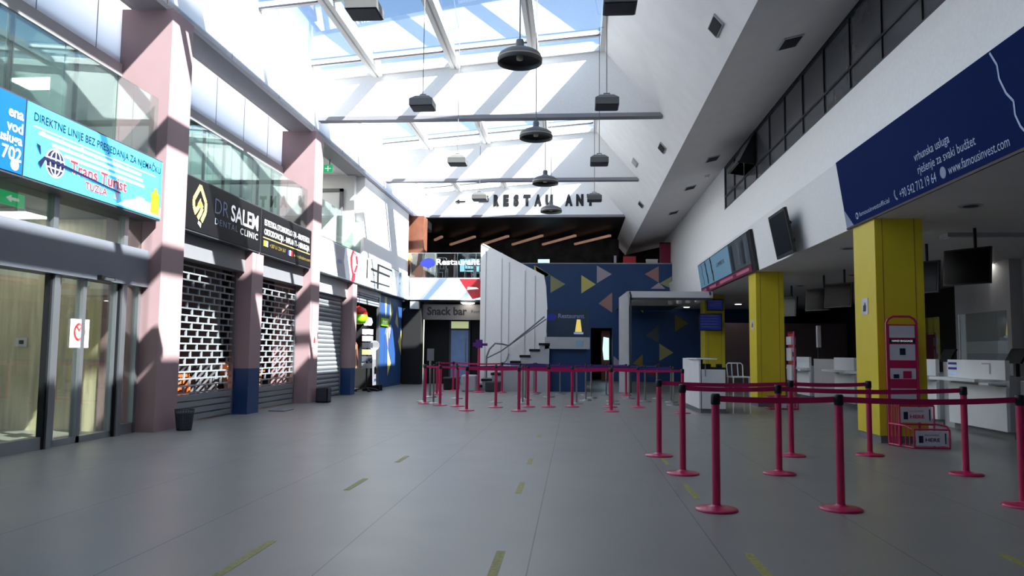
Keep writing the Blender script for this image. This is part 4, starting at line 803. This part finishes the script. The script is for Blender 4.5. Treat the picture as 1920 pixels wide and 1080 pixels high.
for k, (x, y, lab) in enumerate([(5.4,15.88,'round recessed downlight beside the nearest yellow column'),(7.32,21.2,'round recessed downlight behind the hanging televisions'),(5.56,11.37,'round recessed downlight nearest the deep blue banner'),(6.87,24.46,'round recessed downlight farther down the check-in ceiling')]):
    t = thing('downlight', lab, 'ceiling light', (x,y,3.45), 'unlit recessed downlights'); MB().lathe([(0.001,-0.01),(0.10,-0.012),(0.14,-0.02),(0.16,-0.0)], (x,y,3.45), 20).build('ring', 'wgrey', t); MB().lathe([(0.001,-0.022),(0.09,-0.022),(0.1,-0.015)], (x,y,3.45), 20).build('lens', 'dgrey', t)
for x, y, lab in ((5.0,35.5,'lit pendant downlight above the slatted canopy'),(6.8,33.2,'lit downlight in front of the brown partition'),(9.2,18.3,'bright lit lamp on the check-in ceiling behind the nearest television')):
    t = thing('lit_downlight', lab, 'ceiling light', (x,y,3.45)); MB().lathe([(0.001,-0.05),(0.12,-0.05),(0.13,-0.04)], (x,y,3.45), 20).build('diffuser', 'glow', t); MB().lathe([(0.14,-0.04),(0.24,-0.03),(0.26,0.0)], (x,y,3.45), 20).build('rim', 'white', t)
tr = thing('surface_light', 'long unlit rectangular light fitting on the check-in ceiling at the far right', 'ceiling light', (7.5,12.6,3.45)); box('housing', (6.4,13.9,3.38),(7.9,14.2,3.45), 'lgrey', tr); box('diffuser', (6.45,13.93,3.37),(7.85,14.17,3.38), 'paper', tr)
t = thing('security_camera', 'small dark dome camera on the check-in ceiling at the right edge', 'camera', (7.6,12.2,3.4)); MB().lathe([(0.001,-0.12),(0.05,-0.1),(0.07,-0.05),(0.07,0.0)], (7.95,13.3,3.45), 14).build('dome', 'blk', t); MB().lathe([(0.08,-0.03),(0.09,0.0)], (7.95,13.3,3.45), 14).build('mount', 'lgrey', t)
# hanging televisions above the counters
TVG = 'televisions hanging over the check-in counters'
for k, (x, y, lab) in enumerate(((6.6,13.4,'nearest of the black televisions hanging over the check-in counters'),(6.65,15.3,'second nearest black television hanging over the check-in counters, half behind the nearest yellow column'),(6.65,19.85,'third black television hanging over the check-in counters, left of the nearest yellow column'),(6.62,21.35,'fourth black television hanging over the check-in counters, left of the nearest yellow column'),(6.65,24.6,'farthest black television hanging over the check-in counters'))):
    t = thing('television', lab, 'television', (x,y,2.4), TVG)
    ang = 0.95; ca, sa = math.cos(ang), math.sin(ang)
    def P(a, b, c): return Vector((x-0.22+a*ca+b*sa, y-0.1-a*sa*1.0+b*ca, c))
    q = MB(); q.prism([P(-0.38,0,2.50),P(0.38,0,2.50),P(0.38,0.06,3.10),P(-0.38,0.06,3.10)], P(0,0.06,0)-P(0,0,0)); q.build('bezel', 'blk', t)
    q = MB(); q.prism([P(-0.35,-0.003,2.53),P(0.35,-0.003,2.53),P(0.35,0.052,3.07),P(-0.35,0.052,3.07)], P(0,-0.006,0)-P(0,0,0)); q.build('display', 'screen', t)
    q = MB(); q.tube([(x,y,2.85),(x,y,3.45)], 0.028, 8); q.box((x-0.08,y-0.05,2.8),(x+0.04,y+0.02,2.95)); q.build('ceiling_pole', 'blk', t)

# check-in counters
def counter(y0, y1, label, screen=True, notices=False):
    t = thing('check_in_counter', label, 'counter', (7.2,(y0+y1)/2,0), 'white check-in counters')
    plabel(box('plinth', (7.05,y0,0),(7.7,y1,0.12), 'mgrey', t), 'grey plinth')
    box('front_panel', (6.95,y0+0.02,0.12),(7.0,y1-0.02,0.84), 'counter', t); box('body', (7.0,y0,0.12),(7.7,y1,1.0), 'lgrey', t)
    box('upstand', (6.95,y0+0.02,0.95),(7.02,y1-0.02,1.27), 'counter', t)
    q = MB(); q.box((6.66,y0+0.42,0.90),(7.0,y1+0.1,0.95)); q.box((6.72,y0+0.1,0.86),(7.0,y0+0.42,0.90)); q.build('shelf', 'counter', t)
    if screen:
        q = MB(); q.prism([(7.28,y0+0.2,1.22),(7.28,y0+0.7,1.22),(7.42,y0+0.7,1.47),(7.42,y0+0.2,1.47)], (0.04,0,0)); q.tube([(7.38,y0+0.45,1.0),(7.38,y0+0.45,1.3)], 0.03); plabel(q.build('monitor', 'blk', t), 'black monitor')
    if notices:
        q = MB(); o2 = (6.95,y1-0.05,1.0)
        for z in (0.18,0.09): flat(q, o2, RXD, LU, [(0.0,z),(0.32,z),(0.32,z+0.04),(0.0,z+0.04)], 'royal', 0.003)
        flat(q, o2, RXD, LU, [(0.0,0.0),(0.32,0.0),(0.32,0.05),(0.0,0.05)], 'lblue', 0.003); flat(q, o2, RXD, LU, [(1.45,0.04),(1.48,0.04),(1.48,0.22),(1.2,0.22),(1.2,0.2),(1.45,0.2)], 'lgrey', 0.003); q.build('notice', None, t)
    return t
counter(13.3,15.3,'nearest white check-in counter with blue notices',True,True)
counter(15.75,17.5,'second white check-in counter, right of the nearest yellow column and bag sizer')
counter(18.3,19.9,'third white check-in counter, seen just left of the nearest yellow column')
counter(20.2,21.75,'fourth white check-in counter, between the yellow columns')
counter(23.95,25.3,'farthest white check-in counter, beside the middle yellow column',False)
for y0, y1, lab in ((15.3,15.75,'grey gap filler between the nearest and the second check-in counter'),(21.75,23.95,'grey panel before the farthest check-in counter'),(17.5,18.3,'grey belt opening behind the nearest yellow column')):
    tag(box('filler_panel', (7.08,y0,0.0),(7.6,y1,1.22), 'wgrey'), lab, 'panel')
tag(box('grey_cabinet', (7.15,9.0,0.0),(8.2,13.28,0.95), 'wgrey', None, 0.01), 'low grey cabinet at the right edge nearer than the check-in counters', 'cabinet')
tag(box('bin', (6.95,11.6,0.15),(7.12,12.5,0.75), 'dark', None, 0.02), 'black box on the grey cabinet front at the right edge', 'box')
# protective screens
for y0, y1, lab in ((13.5,15.1,'clear protective screen on the nearest check-in counter'),(15.9,17.3,'clear protective screen on the second check-in counter')):
    t = thing('protective_screen', lab, 'screen', (7.1,y0,1.27)); box('pane', (7.10,y0,1.27),(7.106,y1,2.1), 'glazed', t); q = MB(); q.tube([(7.1,y1,1.0),(7.1,y1,2.1)], 0.012); q.build('post', 'alu', t)
t = thing('lamp_post', 'slim upright lit white tube lamp on the farthest check-in counter', 'lamp', (6.9,24.6,1.3)); box('tube', (7.15,23.8,1.55),(7.27,23.92,2.2), 'paper', t, 0.02); box('stand', (7.18,23.83,1.22),(7.24,23.89,1.55), 'dgrey', t)
# back walls right
S(MB().box((9.6,YN,0),(9.8,20.6,3.45)).build('wall_right', 'wgrey')); S(MB().box((9.35,17.6,0),(9.6,18.4,3.45)).build('wall_right', 'wgrey'))
S(MB().box((11.5,20.5,0),(11.7,YW,3.45)).box((9.8,20.4,0),(11.7,20.6,3.45)).build('wall_right', 'dark'))
tag(box('partition', (5.9,33.9,0),(11.4,34.0,2.66), 'brown'), 'brown office partition behind the yellow columns', 'partition')
tag(box('poster_frame', (9.57,16.0,1.4),(9.6,17.0,2.4), 'paper'), 'pale poster on the grey back wall above the nearest check-in counter', 'poster')
S(MB().box((13,YN,0),(13.2,12,3.45)).build('wall_right','wgrey'))

# bag sizers
def sizer(x, y, label, sc=1.0, rot=0.0):
    t = thing('bag_sizer', label, 'bag sizer', (x,y,0), 'raspberry bag sizers')
    def P(a, b, c): return (x+a, y+b, c)
    w2 = 0.22
    q = MB(); q.tube([P(-w2,0,0),P(-w2,0,1.82),P(-w2+0.03,0,1.88),P(-w2+0.1,0,1.92),P(w2-0.1,0,1.92),P(w2-0.03,0,1.88),P(w2,0,1.82),P(w2,0,0)], 0.018, 8); q.build('frame', 'mag', t)
    bd = MB(); bd.box(P(-w2+0.02,-0.01,0.62),P(w2-0.02,0.02,1.80)); bd.build('backboard', 'mag', t)
    q = MB()
    for z0, z1, m_ in ((1.60,1.78,'paper'),(1.26,1.50,'paper'),(0.98,1.14,'paper'),(0.66,0.84,'paper'),(1.52,1.58,'ntxt')): q.box(P(-w2+0.035,-0.016,z0),P(w2-0.035,-0.012,z1), m_)
    q.box(P(-0.04,-0.02,1.34),P(0.04,-0.017,1.44),'ntxt'); q.box(P(0.0,-0.02,0.99),P(0.12,-0.017,1.10),'mag'); q.box(P(-0.14,-0.02,0.99),P(-0.06,-0.017,1.05),'ntxt'); q.build('poster', None, t)
    text('HAND BAGGAGE', P(-0.15,-0.02,1.537), BX, LU, 0.03, 'wtxt', t, width=0.3, depth=0.002)
    for k, (xo, z0, z1, yf) in enumerate(((0.0,0.33,0.64,-0.25),(0.10,0.02,0.32,-0.5))):
        q = MB(); a0, a1 = -w2+xo+0.05, w2+xo+0.10
        q.tube([P(-w2,0,z1),P(a0-0.08,yf+0.08,z1),P(a0,yf,z1-0.05),P(a0,yf,0.02)], 0.014, 8); q.tube([P(a1,0,z1),P(a1,yf+0.08,z1),P(a1,yf,z1-0.05),P(a1,yf,0.02)], 0.014, 8)
        q.tube([P(a0,yf,z1-0.04),P(a1,yf,z1-0.04)], 0.014, 8); q.tube([P(a0,yf,z0),P(a1,yf,z0)], 0.014, 8); q.tube([P(-w2,0,0.02),P(a0,yf,0.02)], 0.014, 8); q.tube([P(a1,0,0.02),P(a1,yf,0.02)], 0.014, 8)
        for i in range(1,6): s_ = i/6; q.tube([P(-w2+(a0+w2)*s_,yf*s_,0.02),P(-w2+(a0+w2)*s_,yf*s_,z1)], 0.008, 6)
        q.build('basket', 'mag', t)
        q = MB(); q.box(P(a0+0.02,yf-0.01,z0+0.03),P(a1-0.03,yf+0.0,z1-0.06),'paper'); q.box(P(a0+0.06,yf-0.014,z0+0.07),P(a0+0.12,yf-0.01,z1-0.13),'ntxt'); q.box(P(a1-0.07,yf-0.014,z0+0.06),P(a1-0.055,yf-0.01,z1-0.09),'ntxt'); q.build('plate', None, t)
        text('ALLOWED', P(a0+0.14,yf-0.012,z1-0.13), BX, LU, 0.025, 'mag' if k == 0 else 'ntxt', t, width=0.2, depth=0.003); text('HERE', P(a0+0.15,yf-0.012,z0+0.09), BX, LU, 0.05, 'mag' if k == 0 else 'ntxt', t, width=0.2, bold=0.02, depth=0.003)
    return t
sizer(4.92,12.25,'tall raspberry bag sizer with stepped baskets in front of the nearest yellow column')
t2 = thing('bag_sizer', 'raspberry bag sizer seen edge-on at the right of the middle yellow column', 'bag sizer', (5.42,20.3,0), 'raspberry bag sizers')
q = MB(); q.tube([(5.42,20.4,0),(5.42,20.4,1.9),(5.42,19.9,1.9),(5.42,19.9,0)], 0.02, 8); q.build('frame', 'mag', t2); box('backboard', (5.40,19.92,0.55),(5.44,20.38,1.86), 'mag', t2)
q = MB()
for z0, z1 in ((1.58,1.78),(1.18,1.50),(0.70,1.08)): q.box((5.35,19.93,z0),(5.40,20.36,z1),'paper'); q.box((5.345,19.91,z0),(5.46,19.915,z1),'paper')
q.box((5.38,19.90,1.28),(5.42,19.908,1.4),'btxt'); q.build('poster', None, t2)
q = MB(); 
for z in (0.03,0.3): q.tube([(5.4,20.3,z),(4.7,19.9,z),(4.7,19.4,z),(5.35,19.4,z),(5.42,20.0,z)], 0.018, 8)
for x_ in (4.7,4.85,5.0,5.15,5.35): q.tube([(x_,19.4,0.02),(x_,19.4,0.3)], 0.012, 6)
q.build('basket', 'mag', t2); box('plate', (4.95,19.38,0.06),(5.08,19.39,0.26), 'paper', t2)

# information desk and chair
t = thing('information_desk', 'white information desk with a raised left end and a dark worktop', 'desk', (3.1,19,0))
plabel(MB().prism([(2.84,18.03,0),(3.40,18.03,0),(3.40,18.9,0),(2.84,20.4,0)], (0,0,0.1)).build('plinth', 'mgrey', t), 'grey plinth')
MB().prism([(2.80,18.0,0.1),(2.84,18.0,0.1),(2.84,20.5,0.1),(2.78,20.5,0.1)], (0,0,1.12)).build('side_panel', 'counter', t)
box('front_panel', (2.86,18.0,0.1),(3.38,18.04,0.98), 'counter', t); MB().prism([(2.88,18.04,0.1),(3.36,18.04,0.1),(3.36,19.2,0.1),(2.88,20.4,0.1)], (0,0,0.85)).build('body', 'lgrey', t)
plabel(box('worktop', (2.86,18.1,0.98),(3.42,19.0,1.02), 'dark', t), 'dark worktop'); box('ledge', (2.74,17.98,1.20),(3.20,19.6,1.23), 'counter', t)
q = MB(); q.box((2.93,17.985,0.82),(2.95,17.995,1.12)); q.build('label_strip', 'gtxt', t)
q = MB(); q.box((2.86,18.2,1.02),(3.1,18.6,1.1)); q.box((2.86,18.1,1.1),(2.90,18.7,1.2)); plabel(q.build('equipment', 'blk', t), 'black equipment')
cafechair(3.72,18.25,0,'tall white chair with open back standing right of the information desk',None,'white',0.15,1.12,0.80)
t = thing('desk_terminal', 'small black card terminal on the end of the information desk worktop', 'terminal', (3.3,18.4,1.02)); box('body', (3.26,18.3,1.02),(3.37,18.5,1.10), 'blk', t, 0.01); box('display', (3.27,18.295,1.05),(3.36,18.30,1.09), 'dgrey', t)

# slatted white portal
t = thing('slatted_canopy', 'white slatted portal with vertical fins and a ceiling of slats at the back right', 'canopy', (2.5,27,0))
for i in range(9):
    y_ = 26.6 + i*0.55; x_ = 1.50 + 0.04*i; q = MB(); q.prism([(x_,y_,0.02),(x_+0.32,y_,0.02),(x_+0.32,y_,3.36),(x_+0.28,y_,3.42),(x_,y_,3.2)], (0,0.09,0)); q.build('fin', 'slat', t)
for i in range(9):
    y_ = 26.6 + i*0.55; q = MB(); q.box((1.80,y_,3.20),(4.62,y_+0.09,3.42)); q.build('ceiling_slat', 'slat', t)
q = MB(); q.box((1.86,26.55,0),(1.92,26.6,3.3)); q.box((1.86,26.55,3.12),(4.6,26.6,3.2)); q.build('inner_frame', 'dgrey', t)
box('shading_panel', (1.95,27.5,3.36),(4.46,37.4,3.41), 'dgrey', t)  # hidden panel added to keep the area under and behind the slats dark
q = MB(); q.box((1.84,26.6,3.3),(1.9,31.1,3.4)); q.box((4.5,26.6,3.3),(4.56,31.1,3.4)); q.build('carrier_rail', 'slat', t)
for i in range(4):
    q = MB(); q.lathe([(0.001,3.06),(0.09,3.08),(0.10,3.2)], (4.15-0.25*i,26.9+0.4*i,0), 12); q.build('spotlight', 'white', t)

# ================================================================ PENDANTS
def dome_lamp(x, y, z, label):
    t = thing('dome_pendant', label, 'pendant lamp', (x,y,z), 'round dome pendants')
    MB().lathe([(0.02,0.30),(0.055,0.30),(0.065,0.27),(0.065,0.19),(0.12,0.155),(0.25,0.11),(0.325,0.06),(0.345,0.0),(0.345,-0.07),(0.33,-0.07),(0.33,0.0)], (x,y,z), 32).build('shade', 'lamp', t)
    MB().lathe([(0.347,0.0),(0.35,0.0),(0.35,-0.018),(0.347,-0.018)], (x,y,z), 32).build('rim', 'cream', t)
    MB().lathe([(0.33,0.0),(0.24,0.04),(0.06,0.09),(0.001,0.09)], (x,y,z), 24).build('reflector', 'lampin', t)
    MB().lathe([(0.001,-0.03),(0.05,-0.02),(0.055,0.03),(0.03,0.08)], (x,y,z), 16).build('bulb', 'cream', t)
    q = MB(); q.tube([(x,y,z+0.3),(x,y,roofz(x)-0.08),(-0.97,y,roofz(x)-0.08)], 0.011, 6); q.build('rod', 'mgrey', t)
for k, (x, y, lab) in enumerate(((-0.86,11.75,'nearest round dome pendant, in front of the first skylight'),(-0.82,16.05,'second round dome pendant, just below the first white beam'),(-0.79,20.5,'third round dome pendant, below the second skylight'),(-0.76,24.7,'farthest round dome pendant, below the RESTAURANT letters'))): dome_lamp(x, y, 5.85, lab)
def spot(x, y, z, label, mir=1):
    t = thing('square_floodlight', label, 'pendant lamp', (x,y,z), 'square floodlight pendants')
    q = MB(); w2 = 0.21
    q.add([(x-w2,y-0.2,z-0.1),(x+w2,y-0.2,z-0.1),(x+w2,y+0.2,z-0.1),(x-w2,y+0.2,z-0.1),(x-w2,y-0.2,z+0.02),(x+w2,y-0.2,z+0.02),(x+w2,y+0.2,z+0.02),(x-w2,y+0.2,z+0.02),(x-0.12,y-0.1,z+0.1),(x+0.12,y-0.1,z+0.1),(x+0.12,y+0.1,z+0.1),(x-0.12,y+0.1,z+0.1)],
          [(0,3,2,1),(0,1,5,4),(1,2,6,5),(2,3,7,6),(3,0,4,7),(4,5,9,8),(5,6,10,9),(6,7,11,10),(7,4,8,11),(8,9,10,11)]); q.build('housing', 'lamp', t)
    box('lens', (x-w2+0.02,y-0.18,z-0.115),(x+w2-0.02,y+0.18,z-0.1), 'dgrey', t)
    q = MB(); q.tube([(x-0.06,y,z+0.1),(x-0.05,y,z+0.15),(x+0.05,y,z+0.15),(x+0.06,y,z+0.1)], 0.012, 6); q.build('bracket', 'mgrey', t)
    q = MB(); q.tube([(x,y,z+0.15),(x,y,roofz(x)-0.08),(-3.0 if x < 0 else 0.66,y,roofz(x)-0.08)], 0.008, 6); q.build('rod', 'mgrey', t)
for y, lab in ((9.7,'nearest in the left row, cut by the top edge'),(13.65,'second in the left row, before the first beam'),(17.9,'third in the left row, between the beams'),(22.2,'farthest in the left row, beside the RESTAURANT letters')): spot(-2.75, y, 5.8, 'grey square floodlight pendant, ' + lab)
for y, lab in ((9.72,'nearest in the right row, cut by the top edge'),(13.75,'second in the right row, at the first beam'),(18.0,'third in the right row, between the beams'),(22.4,'farthest in the right row, at the last letter')): spot(0.56, y, 5.8, 'grey square floodlight pendant, ' + lab)

# ================================================================ STANCHIONS
HEADZ = 0.93
def post_proto(name, label, cat, red=True):
    t = thing(name, label, cat, (0,0,0))
    R_ = 0.035 if red else 0.022; m_ = 'mag' if red else 'chrome'
    MB().lathe([(0.178,0.0),(0.180,0.012),(0.165,0.022),(0.09,0.032),(0.045,0.04),(0.038,0.05)], (0,0,0), 32).build('base', m_, t)
    MB().lathe([(R_,0.04),(R_,0.90)], (0,0,0), 20).build('pole', m_, t)
    MB().lathe([(0.001,0.985),(0.032,0.985),(0.040,0.972),(0.041,0.90),(0.036,0.89),(0.03,0.885)] if red else [(0.001,0.99),(0.025,0.985),(0.03,0.97),(0.03,0.90),(0.02,0.89)], (0,0,0), 20).build('head', 'blk', t)
    return t
def unit(a, b): d = (Vector((b[0]-a[0], b[1]-a[1], 0))); return d, d.length
def belt(post, a, b, m='belt'):
    d, L = unit(a, b); dn = d.normalized(); nn = Vector((-dn.y, dn.x, 0))*0.0015
    s = Vector((a[0],a[1],0)) + dn*0.04; e = Vector((b[0],b[1],0)) - dn*0.04
    q = MB(); N = 8; sag = 0.012*min(L,3)
    for i in range(N):
        t0, t1 = i/N, (i+1)/N; p0 = s.lerp(e,t0); p1 = s.lerp(e,t1); z0 = 0.915-4*sag*t0*(1-t0); z1 = 0.915-4*sag*t1*(1-t1)
        q.add([p0+nn+Vector((0,0,z0)),p1+nn+Vector((0,0,z1)),p1+nn+Vector((0,0,z1+0.05)),p0+nn+Vector((0,0,z0+0.05)),p0-nn+Vector((0,0,z0)),p1-nn+Vector((0,0,z1)),p1-nn+Vector((0,0,z1+0.05)),p0-nn+Vector((0,0,z0+0.05))],
              [(0,1,2,3),(5,4,7,6),(0,4,5,1),(3,2,6,7)])
    o = q.build('belt', m, None); 
    me = o.data
    for v in me.vertices: v.co -= Vector((a[0],a[1],0))
    o.parent = post; return o
red0 = post_proto('queue_post', '', 'queue post', True)
steel0 = post_proto('queue_post', '', 'queue post', False)
used = {'r': False, 's': False}
def place(kind, x, y, label, grp):
    src = red0 if kind == 'r' else steel0
    if not used[kind]:
        used[kind] = True; src.location = (x,y,0); src['label'] = label; src['group'] = grp; WO[src.name] = Vector((x,y,0)); PROTO[kind] = [c for c in kids(src)]; return src
    c = src.copy(); C.objects.link(c); c.location = (x,y,0); c['label'] = label; c['group'] = grp
    for ch in PROTO[kind]: d = ch.copy(); C.objects.link(d); d.parent = c
    return c
PROTO = {}
NG = 'raspberry queue posts in the near right queue'
near = [((1.21,6.90),'nearest raspberry queue post, at the left end of the front row'),((2.29,7.06),'raspberry queue post in the middle of the front row, right of the nearest one'),((3.99,7.43),'raspberry queue post at the right edge whose base alone shows'),
        ((1.20,8.90),'raspberry queue post directly behind and left of the nearest one'),((2.28,9.06),'raspberry queue post in the second row, left of the middle front one'),((4.40,9.32),'raspberry queue post in front of the white counters, right end of the second row'),
        ((1.10,10.40),'raspberry queue post at the left end of the third row'),((2.85,10.68),'raspberry queue post half hidden behind the second-row one'),((3.93,10.91),'raspberry queue post right in front of the nearest yellow column')]
NP = [place('r', p[0], p[1], l, NG) for p, l in near]
for a, b in ((0,1),(1,2),(3,4),(4,5),(6,7),(7,8)): belt(NP[a], near[a][0], near[b][0])
ORD = ['first','second','third','fourth','fifth','sixth','seventh','eighth','ninth','tenth']
rows = {'r1': ([(-2.41,17.62),(-1.24,17.72),(0.84,18.02),(2.42,17.9)], 'front row of the far queue'),
        'r2': ([(-3.76,19.71),(-3.29,19.21),(-2.82,18.94),(-1.87,18.78),(-1.12,19.14),(-0.62,19.26),(-0.05,19.39),(0.88,19.5),(1.57,19.58)], 'middle row of the far queue'),
        'r3': ([(-4.2,23.9),(-4.47,25.9),(-4.08,26.4),(-2.35,25.6),(-1.25,25.7),(1.62,24.9)], 'rear row of the far queue')}
RP = {}
for k_, (pts, rn) in rows.items():
    RP[k_] = [place('r', x, y, '%s raspberry queue post from the left in the %s' % (ORD[i], rn), 'raspberry queue posts in the far queue') for i, (x, y) in enumerate(pts)]
for k_, seq in (('r1',[(0,1),(1,2),(2,3)]),('r2',[(0,1),(1,2),(2,3),(3,4),(4,5),(5,6),(6,7),(7,8)]),('r3',[(0,1),(1,2),(2,3),(3,4),(4,5)])):
    for a, b in seq: belt(RP[k_][a], rows[k_][0][a], rows[k_][0][b], 'belt' if k_ != 'r3' or a < 3 else 'pbelt')
belt(RP['r1'][0], rows['r1'][0][0], rows['r2'][0][2])
srows = [([(-3.93,20.4),(-3.55,19.75),(-2.05,20.6),(-1.33,20.4),(0.06,20.6),(1.0,20.55),(2.55,20.65)],'first'), ([(-3.3,22.0),(-1.35,21.9),(0.32,22.1),(1.05,22.0),(1.95,22.0),(2.65,21.9)],'second'),
         ([(-1.62,23.6),(-0.75,23.5),(0.5,23.4),(1.6,23.2)],'third'), ([(-1.28,25.0),(-0.45,25.1),(0.37,25.0),(1.0,24.9),(2.45,23.7)],'last')]
for pts, rn in srows:
    ps = [place('s', x, y, '%s steel queue post from the left in the %s steel row of the far queue' % (ORD[i], rn), 'steel queue posts in the far queue') for i, (x, y) in enumerate(pts)]
    for i in range(len(pts)-1):
        if not (rn == 'second' and i == 0): belt(ps[i], pts[i], pts[i+1], 'pbelt' if rn in ('first','third') else 'nbelt')
# tall purple-headed post by the stairs
t = thing('hand_gel_stand', 'raspberry stand with a purple head in front of the white staircase wall', 'stand', (-3.1,25.6,0))
q = MB(); q.tube([(-3.12,25.6,0.03),(-3.12,25.6,1.45)], 0.04, 12); q.build('pole', 'mag', t); MB().lathe([(0.001,0),(0.2,0),(0.18,0.03),(0.05,0.05)], (-3.12,25.6,0), 18).build('base', 'mag', t)
q = MB(); q.box((-3.22,25.5,1.45),(-3.02,25.7,1.72)); q.box((-3.32,25.55,1.50),(-3.22,25.65,1.62)); q.box((-3.02,25.55,1.52),(-2.85,25.65,1.6)); q.build('head', 'pbelt', t)
t = thing('rope_post', 'grey slim information post at the left end of the far queue', 'post', (-3.9,21,0)); q = MB(); q.tube([(-4.15,22.5,0.03),(-4.15,22.5,1.2)], 0.03, 10); q.build('pole','chrome',t); MB().lathe([(0.001,0),(0.2,0),(0.18,0.03),(0.03,0.05)], (-4.15,22.5,0), 18).build('base','chrome',t); box('plate', (-4.25,22.47,1.05),(-4.05,22.5,1.4), 'mgrey', t)

# ================================================================ SMALL THINGS
t = thing('waste_bin', 'dark wire mesh waste bin at the foot of the first pink column', 'bin', (-6.35,12.4,0))
q = MB(); n = 22
for k in range(n):
    a = 2*math.pi*k/n; q.tube([(-6.33+0.115*math.cos(a),12.42+0.115*math.sin(a),0.02),(-6.33+0.15*math.cos(a),12.42+0.15*math.sin(a),0.33)], 0.004, 4)
for z in [0.04+0.03*i for i in range(10)]:
    r_ = 0.115+0.035*(z/0.33); q.tube([(-6.33+r_*math.cos(a*math.pi/12),12.42+r_*math.sin(a*math.pi/12),z) for a in range(25)], 0.004, 4)
q.build('mesh', 'dgrey', t); q = MB(); q.tube([(-6.33+0.15*math.cos(a*math.pi/12),12.42+0.15*math.sin(a*math.pi/12),0.335) for a in range(25)], 0.009, 6); q.build('rim', 'dgrey', t); MB().lathe([(0.001,0.0),(0.118,0.0),(0.118,0.03),(0.001,0.03)], (-6.33,12.42,0), 22).build('base', 'blk', t)
MB().lathe([(0.11,0.03),(0.135,0.27)], (-6.33,12.42,0), 22).build('liner', 'tdrk', t)
t = thing('floor_bin', 'grey open box bin at the right foot of the second tall pink column', 'bin', (-6.35,19.6,0)); q = MB(); q.box((-6.5,19.45,0),(-6.2,19.75,0.03)); q.box((-6.5,19.45,0),(-6.48,19.75,0.36)); q.box((-6.22,19.45,0),(-6.2,19.75,0.36)); q.box((-6.5,19.45,0),(-6.2,19.47,0.36)); q.box((-6.5,19.73,0),(-6.2,19.75,0.36)); q.build('body','dgrey',t); box('liner', (-6.47,19.48,0.03),(-6.23,19.72,0.3), 'blk', t)
t = thing('floor_plate', 'flat grey mat on the floor before the second grille shutter', 'mat', (-6.4,16.7,0)); box('sheet', (-6.55,16.5,0.0),(-6.2,17.1,0.02), 'mgrey', t, 0.005)
t = thing('notice', 'small white notice with a red mark on the second tall pink column', 'notice', (-6.59,19.35,1.5)); box('sheet', (-6.598,19.32,1.38),(-6.592,19.62,1.75), 'paper', t); q = MB(); flat(q, (-6.592,19.4,1.5), LX, LU, [(0.02,0),(0.14,0),(0.14,0.1),(0.08,0.2),(0.02,0.1)], 'red', 0.003); q.build('mark', None, t)
TG = 'yellow tape dashes on the floor'
for x, y0, y1, lab in ((-2.08,4.55,5.4,'yellow floor tape dash nearest the camera, left of centre'),(-0.48,4.6,5.32,'yellow floor tape dash nearest the camera, at the centre'),(1.16,4.6,5.45,'yellow floor tape dash nearest the camera, right of centre'),(2.87,4.9,5.65,'yellow floor tape dash near the lower right corner'),
                       (-2.15,7.4,8.1,'faint yellow tape dash in the second row, left'),(-0.52,7.45,8.1,'faint yellow tape dash in the second row, centre'),(1.13,7.4,8.2,'yellow tape dash just behind the nearest raspberry post'),(-0.53,9.4,9.9,'faint yellow tape dash in the third row, centre'),(-2.1,9.3,9.9,'faint yellow tape dash in the third row, left'),(1.12,9.6,10.2,'faint yellow tape dash beside the third-row post'),(-0.55,12.4,12.8,'faint small yellow tape dash farthest away')):
    tag(box('floor_tape', (x-0.03,y0,0.0),(x+0.03,y1,0.0015), 'tape'), lab, 'tape', TG)

# enclosure behind the camera
S(MB().box((-13,YN-0.2,0),(15,YN,9.3)).build('wall_front', 'white2'))
S(MB().box((14.5,YN,0),(14.7,YB,3.5)).build('wall_right', 'dark'))
S(MB().box((-13.2,YN,3.0),(-13,24.1,6.1)).box((-13.2,24.1,3.0),(-13,44,7.1)).box((-13.2,YN,0),(-13,2.5,3.0)).box((-13.2,12.45,0),(-13,44,3.0)).build('wall_left', 'white2'))
S(MB().box((-8.8,43,4.2),(6,43.2,7.4)).build('wall_back', 'dark'))
S(MB().box((-13,31.7,0),(-7.2,31.9,7.0)).build('wall_back', 'dark')); S(MB().box((9.5,YB,0),(15,YB+0.2,5.6)).build('wall_back', 'dark'))
for o in list(bpy.data.objects):
    if o.type == 'MESH' and o.name.startswith('queue_post'): pass
